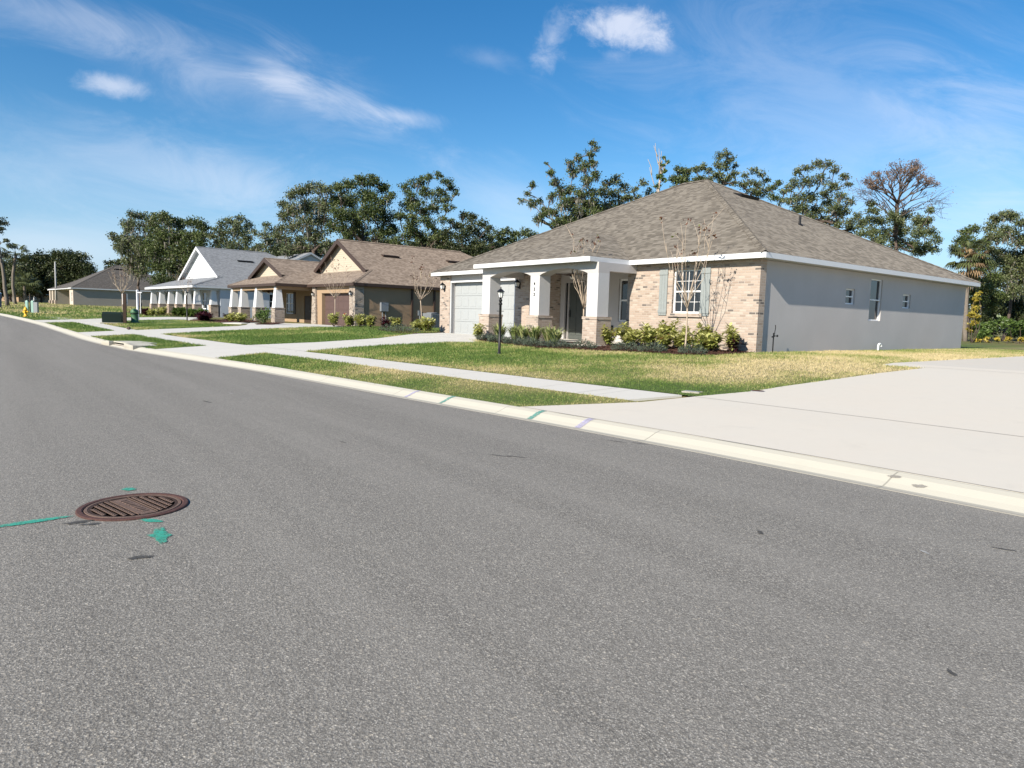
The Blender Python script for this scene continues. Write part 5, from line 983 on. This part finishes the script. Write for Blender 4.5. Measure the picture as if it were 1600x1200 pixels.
def shrub(name,label,cat,x,y,h,r,n,lm,seed,group,size=.11):
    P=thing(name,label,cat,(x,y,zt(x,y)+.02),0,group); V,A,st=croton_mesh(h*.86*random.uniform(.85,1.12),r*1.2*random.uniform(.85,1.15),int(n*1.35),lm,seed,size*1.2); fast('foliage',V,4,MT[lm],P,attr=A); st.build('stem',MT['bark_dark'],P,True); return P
CG='yellow-green crotons in the front beds'
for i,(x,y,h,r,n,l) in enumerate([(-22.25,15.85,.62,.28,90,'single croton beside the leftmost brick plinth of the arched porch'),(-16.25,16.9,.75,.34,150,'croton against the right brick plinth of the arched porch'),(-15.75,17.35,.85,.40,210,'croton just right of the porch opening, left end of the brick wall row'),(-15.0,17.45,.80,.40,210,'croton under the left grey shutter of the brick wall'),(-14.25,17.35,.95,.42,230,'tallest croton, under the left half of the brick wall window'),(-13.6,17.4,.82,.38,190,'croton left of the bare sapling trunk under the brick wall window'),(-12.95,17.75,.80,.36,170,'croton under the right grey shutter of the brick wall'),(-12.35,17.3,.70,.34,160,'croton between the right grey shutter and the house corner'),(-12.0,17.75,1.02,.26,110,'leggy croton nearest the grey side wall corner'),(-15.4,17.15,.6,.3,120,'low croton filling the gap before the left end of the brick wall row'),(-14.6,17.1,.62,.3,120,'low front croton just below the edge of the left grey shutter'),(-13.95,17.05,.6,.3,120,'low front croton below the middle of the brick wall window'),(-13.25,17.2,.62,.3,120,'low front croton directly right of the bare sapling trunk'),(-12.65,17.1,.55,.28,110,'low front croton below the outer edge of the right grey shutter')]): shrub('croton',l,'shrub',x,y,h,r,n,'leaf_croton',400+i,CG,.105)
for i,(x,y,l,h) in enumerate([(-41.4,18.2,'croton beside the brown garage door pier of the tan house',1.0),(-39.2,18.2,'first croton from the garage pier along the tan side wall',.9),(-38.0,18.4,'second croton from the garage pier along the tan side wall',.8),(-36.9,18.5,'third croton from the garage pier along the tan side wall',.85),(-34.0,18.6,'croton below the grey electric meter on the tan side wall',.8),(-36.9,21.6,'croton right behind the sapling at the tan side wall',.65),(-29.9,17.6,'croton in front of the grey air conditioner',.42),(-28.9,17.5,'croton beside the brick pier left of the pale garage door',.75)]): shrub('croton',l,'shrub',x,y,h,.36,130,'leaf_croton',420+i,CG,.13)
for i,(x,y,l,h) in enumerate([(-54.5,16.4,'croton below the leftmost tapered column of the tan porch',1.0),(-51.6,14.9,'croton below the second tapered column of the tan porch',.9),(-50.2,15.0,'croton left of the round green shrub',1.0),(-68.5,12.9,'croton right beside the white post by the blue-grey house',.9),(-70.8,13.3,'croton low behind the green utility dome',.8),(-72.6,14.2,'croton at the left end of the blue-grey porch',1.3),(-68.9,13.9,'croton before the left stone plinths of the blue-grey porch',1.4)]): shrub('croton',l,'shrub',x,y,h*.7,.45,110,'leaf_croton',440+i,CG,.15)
def lily(label,x,y,seed,h=.80):
    rg=np.random.default_rng(seed); P=thing('flax_lily',label,'plant',(x,y,zt(x,y)+.02),0,'variegated flax lilies before the arched porch'); V=[];A=[]
    for k in range(110):
        a=rg.uniform(0,6.28); l=h*rg.uniform(.6,1.1); out=rg.uniform(.2,1.0); d=np.array([math.cos(a),math.sin(a),0]); sd=np.array([-math.sin(a),math.cos(a),0])*.019; p0=d*.03; p1=d*l*out*.45+np.array([0,0,l*.62]); p2=d*l*out+np.array([0,0,l*(.95-.35*out)]); t=rg.uniform(0,1)
        V+= [np.array([p0-sd,p0+sd,p1+sd*1.2,p1-sd*1.2]),np.array([p1-sd*1.2,p1+sd*1.2,p2+sd*.1,p2-sd*.1])]; A+=[t,t]
    fast('leaves',np.concatenate(V),4,MT['leaf_lily'],P,attr=np.array(A))
for i,(x,y,l) in enumerate([(-20.75,15.75,'spiky flax lily just right of the black lamp post'),(-19.95,15.85,'spiky flax lily in the gap left of the middle brick plinth'),(-19.35,15.75,'spiky flax lily at the left edge of the numbered column plinth'),(-18.75,15.8,'spiky flax lily in front of the numbered column plinth'),(-18.25,16.0,'spiky flax lily at the right edge of the numbered column plinth'),(-17.55,15.7,'full spiky flax lily by the bare sapling in front of the dark door')]): lily(l,x,y,500+i)
def juniper(label,x,y,seed,r=.42,h=.30):
    rg=np.random.default_rng(seed); P=thing('juniper_shrub',label,'shrub',(x,y,zt(x,y)+.02),0,'low grey-green ground shrubs along the lawn edge'); n=520; a=rg.uniform(0,6.28,n); q=r*np.sqrt(rg.uniform(0,1,n)); z=h*(1-(q/r)**2*.7)*rg.uniform(.1,1,n); p=np.stack([np.cos(a)*q,np.sin(a)*q,z],1); d=np.stack([np.cos(a),np.sin(a),rg.uniform(.2,1.6,n)],1)+rg.normal(size=(n,3))*.5; d/=np.linalg.norm(d,axis=1)[:,None]; s=np.cross(d,rg.normal(size=(n,3))); s/=np.linalg.norm(s,axis=1)[:,None]; l=rg.uniform(.05,.11,n)[:,None]
    V=np.stack([p-s*.009,p+s*.009,p+d*l+s*.003,p+d*l-s*.003],1).reshape(-1,3); fast('foliage',V,4,MT['leaf_juniper'],P,attr=rg.uniform(0,1,n)); mb=MB()
    for k in range(8): w=k*.785; limb(mb,(0,0,0),(math.cos(w)*r*.7,math.sin(w)*r*.7,h*.5),.008,.004,rg,3,.08)
    mb.build('stem',MT['bark_dark'],P)
for i,(x,y,l) in enumerate([(-21.3,15.55,'low juniper left of the black lamp post'),(-20.25,15.35,'low juniper at the foot of the first flax lily right of the lamp post'),(-19.2,15.25,'low juniper below the numbered column, leftmost of the thick clump'),(-18.5,15.15,'low juniper in the middle of the thick clump below the numbered column'),(-17.85,15.1,'low juniper at the right of the thick clump below the numbered column'),(-17.0,15.3,'low juniper right of the bare sapling before the porch'),(-16.1,15.65,'low juniper in front of the right brick plinth'),(-14.6,16.0,'low juniper before the left shutter crotons'),(-13.7,16.2,'low juniper left of the sapling before the brick wall'),(-12.45,16.5,'low juniper right of the sapling before the brick wall')]): juniper(l,x,y,520+i)
for i,(x,y,l) in enumerate([(-28.1,15.75,'dark low juniper at the end of the lawn by the pale garage'),(-29.6,16.1,'dark low juniper left of the one by the pale garage')]): juniper(l,x,y,540+i,.8,.38)
shrub('dark_leaf_shrub','small dark purple leaf shrub before the brick corner','shrub',-11.95,17.75,.5,.16,40,'leaf_burgundy',560,None,.11)
for i,(x,y,l) in enumerate([(-39.4,18.4,'small dark purple shrub among the crotons on the tan side wall'),(-35.5,18.7,'dark shrub under the electric meter')]): shrub('dark_leaf_shrub',l,'shrub',x,y,.8,.35,90,'leaf_burgundy',565+i,None,.13)
def roundbush(label,x,y,r,h,seed):
    rg=np.random.default_rng(seed); P=thing('round_shrub',label,'shrub',(x,y,zt(x,y)),0); V,A=leafcloud([(0,0,h*.5)],[r],[1300],.10,rg,h/(2*r),26,0,.22); fast('foliage',V,4,MT['leaf_green'],P,attr=A); mb=MB(); limb(mb,(0,0,-.05),(0,0,h*.6),.03,.02,rg,3,.03); mb.build('stem',MT['bark_dark'],P)
roundbush('round dark green shrub at the foot of the tan porch column',-46.0,15.4,.5,1.15,570)
for i,(x,y,l) in enumerate([(-53.6,13.6,'burgundy shrub right end of the bed before the tan porch'),(-54.6,13.7,'burgundy shrub second from the right in the bed before the tan porch'),(-55.6,13.9,'burgundy shrub in the middle of the bed before the tan porch'),(-52.5,13.2,'burgundy shrub nearest the walkway before the tan porch'),(-56.6,14.2,'burgundy shrub at the foot of the distant black lamp post'),(-53.2,15.2,'burgundy shrub behind the others under the tan porch column'),(-69.8,12.8,'burgundy shrub left of the white post'),(-71.5,13.0,'burgundy shrub behind the green transformer box'),(-73.2,13.2,'burgundy shrub at the left end before the blue-grey house')]): shrub('burgundy_shrub',l,'shrub',x,y,.6,.5,130,'leaf_burgundy',580+i,'burgundy shrubs in the front beds',.17)
for i,(x,y,l) in enumerate([(-68.6,15.0,'big leafy green plant, leftmost before the blue-grey porch'),(-67.6,15.2,'big leafy green plant, second from left before the blue-grey porch'),(-66.9,15.6,'big leafy green plant in the middle before the blue-grey porch'),(-66.2,15.9,'big leafy green plant by the distant black lamp post'),(-65.6,16.3,'big leafy green plant at the right end before the blue-grey porch')]): shrub('leafy_plant',l,'plant',x,y,.8,.5,110,'leaf_green',600+i,'leafy green plants before the blue-grey porch',.24)
# ------------------------------------------------------------------ lamp posts
def lamp(label,x,y,h,arm=True):
    P=thing('lamp_post',label,'lamp post',(x,y,zt(x,y)),0,'black garden lamp posts'); mb=MB(); mb.lathe([(.075,-.05),(.075,.03),(.042,.05),(.038,h*.80),(.05,h*.805),(.052,h*.83),(.03,h*.84)],n=14)
    mb.tube([(-.17,0,h*.655),(.17,0,h*.655)],.010,6); mb.lathe([(.055,h*.75),(.058,h*.765),(.05,h*.78)],n=14); mb.build('post',MT['black_metal'],P,True); zb=h*.84
    mb=MB(); mb.lathe([(.02,zb),(.06,zb+.03),(.055,zb+.045)],n=6); 
    for k in range(6): w=k*1.047; mb.tube([(.055*math.cos(w),.055*math.sin(w),zb+.04),(.09*math.cos(w),.09*math.sin(w),zb+.21)],.006,4)
    mb.lathe([(.125,zb+.21),(.115,zb+.225),(.05,zb+.29),(.015,zb+.31),(.02,zb+.33),(.006,zb+.37)],n=6); l=mb.build('lantern',MT['black_metal'],P); g=MB(); g.lathe([(.048,zb+.045),(.083,zb+.208)],n=6); g.build('lantern_glass',MT['lantern_glass'],l); b=MB(); b.tube([(0,0,zb+.04),(0,0,zb+.13)],.012,6); b.build('candle',MT['white_plastic'],l)
lamp('slim black lamp post with a lantern on the lawn before the arched porch',-16.84,12.78,2.0)
lamp('distant slim black lamp post before the blue-grey porch',-54.6,12.6,2.15)
# ------------------------------------------------------------------ utilities
P=thing('transformer_box','dark green transformer box on a pale pad beside the driveway','transformer',X3(-52.0,4.1,0),R(-18)); mb=MB(); mb.box(-.8,.8,-.65,.65,-.05,.06); mb.build('pad',MT['curb'],P)
mb=MB(); mb.prism_y([(-.7,.06),(.7,.06),(.7,.62),(.6,.74),(-.7,.74)],-.55,.55); mb.build('cabinet',MT['green_box'],P,bevel=.02); mb=MB(); mb.box(-.66,.66,-.575,-.552,.1,.6); mb.build('door',MT['green_box'],P); mb=MB(); mb.box(-.95,-.72,-.5,.5,.06,.68); mb.build('side_cabinet',MT['grey_metal'],P,bevel=.015)
P=thing('power_pedestal','dark timber post carrying a white electric panel beside the transformer','power post',X3(-51.2,4.6,0),R(-20)); mb=MB(); mb.box(-.09,.09,-.09,.09,-.2,1.95); mb.build('post',MT['wood_post'],P); mb=MB(); mb.box(-.42,-.10,-.16,.1,1.25,1.95); mb.build('panel_box',MT['white_plastic'],P,bevel=.01); mb=MB(); mb.tube([(-.26,0,1.25),(-.26,0,-.1)],.025,6); mb.build('conduit',MT['grey_metal'],P)
P=thing('cable_pedestal','green plastic utility dome on the lawn beside the white post','utility dome',X3(-51.9,5.3,0)); mb=MB(); mb.lathe([(.30,-.05),(.30,.08),(.22,.12),(.21,.62),(.24,.66),(.24,.78),(.16,.90),(.05,.95)],n=16); mb.build('dome',MT['green_plastic'],P,True); mb=MB(); mb.lathe([(.245,.60),(.255,.63),(.245,.66)],n=16); mb.build('band',MT['green_box'],P,True)
P=thing('sign_post','slim white post with a small crossbar behind the green utility dome','post',(-57.6,9.9,zt(-57.6,9.9)),R(20)); mb=MB(); mb.box(-.06,.06,-.06,.06,-.1,2.15); mb.frustum(0,0,2.15,2.25,.08,.02); mb.build('post',MT['white_paint'],P); mb=MB(); mb.box(.06,.58,-.025,.025,2.0,2.07); mb.build('arm',MT['white_paint'],P); mb=MB(); mb.box(.35,.40,-.008,.008,.5,2.0); mb.build('hanging_rod',MT['white_paint'],P)
P=thing('fire_hydrant','yellow fire hydrant on the grass near the kerb at far left','fire hydrant',X3(-66.8,1.15,0),R(50)); mb=MB(); mb.lathe([(.17,-.05),(.17,.06),(.11,.08),(.11,.52),(.14,.54),(.14,.58),(.12,.62),(.09,.72),(.03,.77),(.03,.82)],n=16); mb.build('body',MT['hydrant_yellow'],P,True)
for d in (-1,1): mb=MB(); mb.tube([(0,0,.42),(d*.2,0,.42)],.065,10); mb.tube([(d*.2,0,.42),(d*.23,0,.42)],.05,6); mb.build('side_nozzle',MT['hydrant_yellow'],P)
mb=MB(); mb.tube([(0,0,.40),(0,-.19,.40)],.09,12); mb.build('front_nozzle',MT['hydrant_yellow'],P); mb=MB(); mb.lathe([(.19,.055),(.19,.085)],n=12); mb.build('flange',MT['hydrant_yellow'],P); mb=MB(); mb.lathe([(.16,.535),(.16,.565)],n=12); mb.build('flange',MT['hydrant_yellow'],P)
P=thing('utility_pedestal','pair of pale green utility posts behind the yellow hydrant','utility post',(-78.5,4.5,zt(-78.5,4.5)),R(60)); 
for dx in (-.22,.26): mb=MB(); mb.box(dx-.10,dx+.10,-.1,.1,-.1,1.05); mb.frustum(dx,0,1.05,1.15,.1,.05); mb.build('post',MT['teal_plastic'],P,bevel=.02)
mb=MB(); mb.box(.40,.72,-.15,.15,-.1,1.0); mb.build('cabinet',MT['grey_metal'],P,bevel=.02); mb=MB(); mb.tube([(.02,.1,-.1),(.0,.1,1.75)],.05,8); mb.build('marker_pole',MT['bark_dark'],P)
P=thing('portable_toilet','dark blue portable toilet cut by the left edge','portable toilet',(*at(-3,76),zt(*at(-3,76))-.1),R(75)); mb=MB(); mb.frustum(0,0,0,1.72,.50,.54); mb.build('cabin',MT['blue_plastic'],P,bevel=.03); mb=MB(); mb.frustum(0,0,1.725,1.85,.57,.5); mb.build('roof',MT['white_plastic'],P,bevel=.03); mb=MB(); mb.box(-.38,.38,-.585,-.56,.1,1.6); mb.build('door',MT['blue_plastic'],P); mb=MB(); mb.tube([(.42,.6,0),(.42,.6,1.9)],.05,8); mb.build('vent_pipe',MT['white_plastic'],P)
def pole(label,px,top,D,r,name='utility_pole',cross=False):
    x,y=at(px,D); z=zt(x,y); h=zpx(px,top,D)-z; P=thing(name,label,'pole',(x,y,z)); mb=MB(); mb.tube([(0,0,-.3),(0,0,h)],[r*1.2,r*.8],8); mb.build('shaft',MT['pole_grey'],P,True)
    mb=MB()
    if cross: mb.box(-.5,.5,-.06,.06,h-.3,h-.15); mb.build('crossarm',MT['pole_grey'],P)
    else: mb.tube([(0,0,h),(0,0,h+.15)],[r*.9,r*.3],8); mb.build('tip',MT['pole_grey'],P,True)
pole('slim white pole standing up behind the far dark roof',92.5,411,125,.13)
pole('short grey pole with a crossbar by the low house at far left',26.5,446,120,.11,cross=True)
P=thing('marker_stake','leaning pale stake on the empty lot left of the far taupe house','stake',(*at(57,100),zt(*at(57,100)))); mb=MB(); mb.tube([(0,0,-.2),(.12,.1,1.15)],[.10,.07],6); mb.build('stake',MT['white_paint'],P); mb=MB(); mb.tube([(.12,.1,1.15),(.13,.11,1.22)],[.08,.03],6); mb.build('tip',MT['bark_pale'],P)
P=thing('air_conditioner','grey round edged air conditioner unit between tan house and near house','air conditioner',(-39.7,24.4,zt(-39.7,24.4)),R(9)); mb=MB(); mb.box(-.5,.5,-.5,.5,-.1,.06); mb.build('pad',MT['curb'],P)
mb=MB(); mb.box(-.44,.44,-.44,.44,.06,1.0); mb.build('cabinet',MT['ac_grey'],P,bevel=.06)
mb=MB()
for k in range(14):
    for s in (-1,1): mb.box(-.36+k*.054,-.335+k*.054,s*.445-.008,s*.445+.008,.12,.94); mb.box(s*.445-.008,s*.445+.008,-.36+k*.054,-.335+k*.054,.12,.94)
mb.build('grille',MT['grey_metal'],P); mb=MB(); mb.lathe([(.38,1.0),(.38,1.04),(.30,1.06)],n=20); mb.build('fan_guard',MT['ac_grey'],P)
P=thing('spigot_stake','thin black garden tap post with a lever beside the grey side wall','garden tap',(-11.42,19.0,.75)); mb=MB(); mb.tube([(0,0,-.1),(0,0,.52),(.0,-.01,.62)],.018,7); mb.tube([(0,-.08,.50),(0,.07,.53)],.022,6); mb.build('post',MT['black_metal'],P); mb=MB(); mb.tube([(0,.02,.50),(.02,.05,.78),(.02,.03,.86)],.012,6); mb.build('lever',MT['black_metal'],P); mb=MB(); mb.lathe([(.01,.50),(.03,.52),(.03,.55),(.01,.57)],.04,.14,8); mb.tube([(0,.05,.53),(.04,.14,.535)],.01,5); mb.build('knob',MT['black_metal'],P)
P=thing('drain_pipe','small white plastic pipe bend rising from the grass at the grey wall','pipe',(-11.40,25.9,.75)); mb=MB(); mb.tube([(0,0,-.1),(0,0,.22),(0,.03,.27),(0,.10,.29),(0,.17,.27),(0,.20,.22)],.035,10); mb.build('pipe',MT['white_plastic'],P,True); mb=MB(); mb.tube([(0,.203,.24),(0,.203,.19)],.042,10); mb.build('collar',MT['white_plastic'],P)
P=thing('curb_debris','small dark stone lying at the sidewalk corner of the middle lawn','stone',X3(-42.3,3.1,.03)); mb=MB(); mb.lathe([(.05,-.02),(.12,.03),(.09,.10),(.03,.13)],n=7); mb.build('stone',MT['bark_dark'],P)
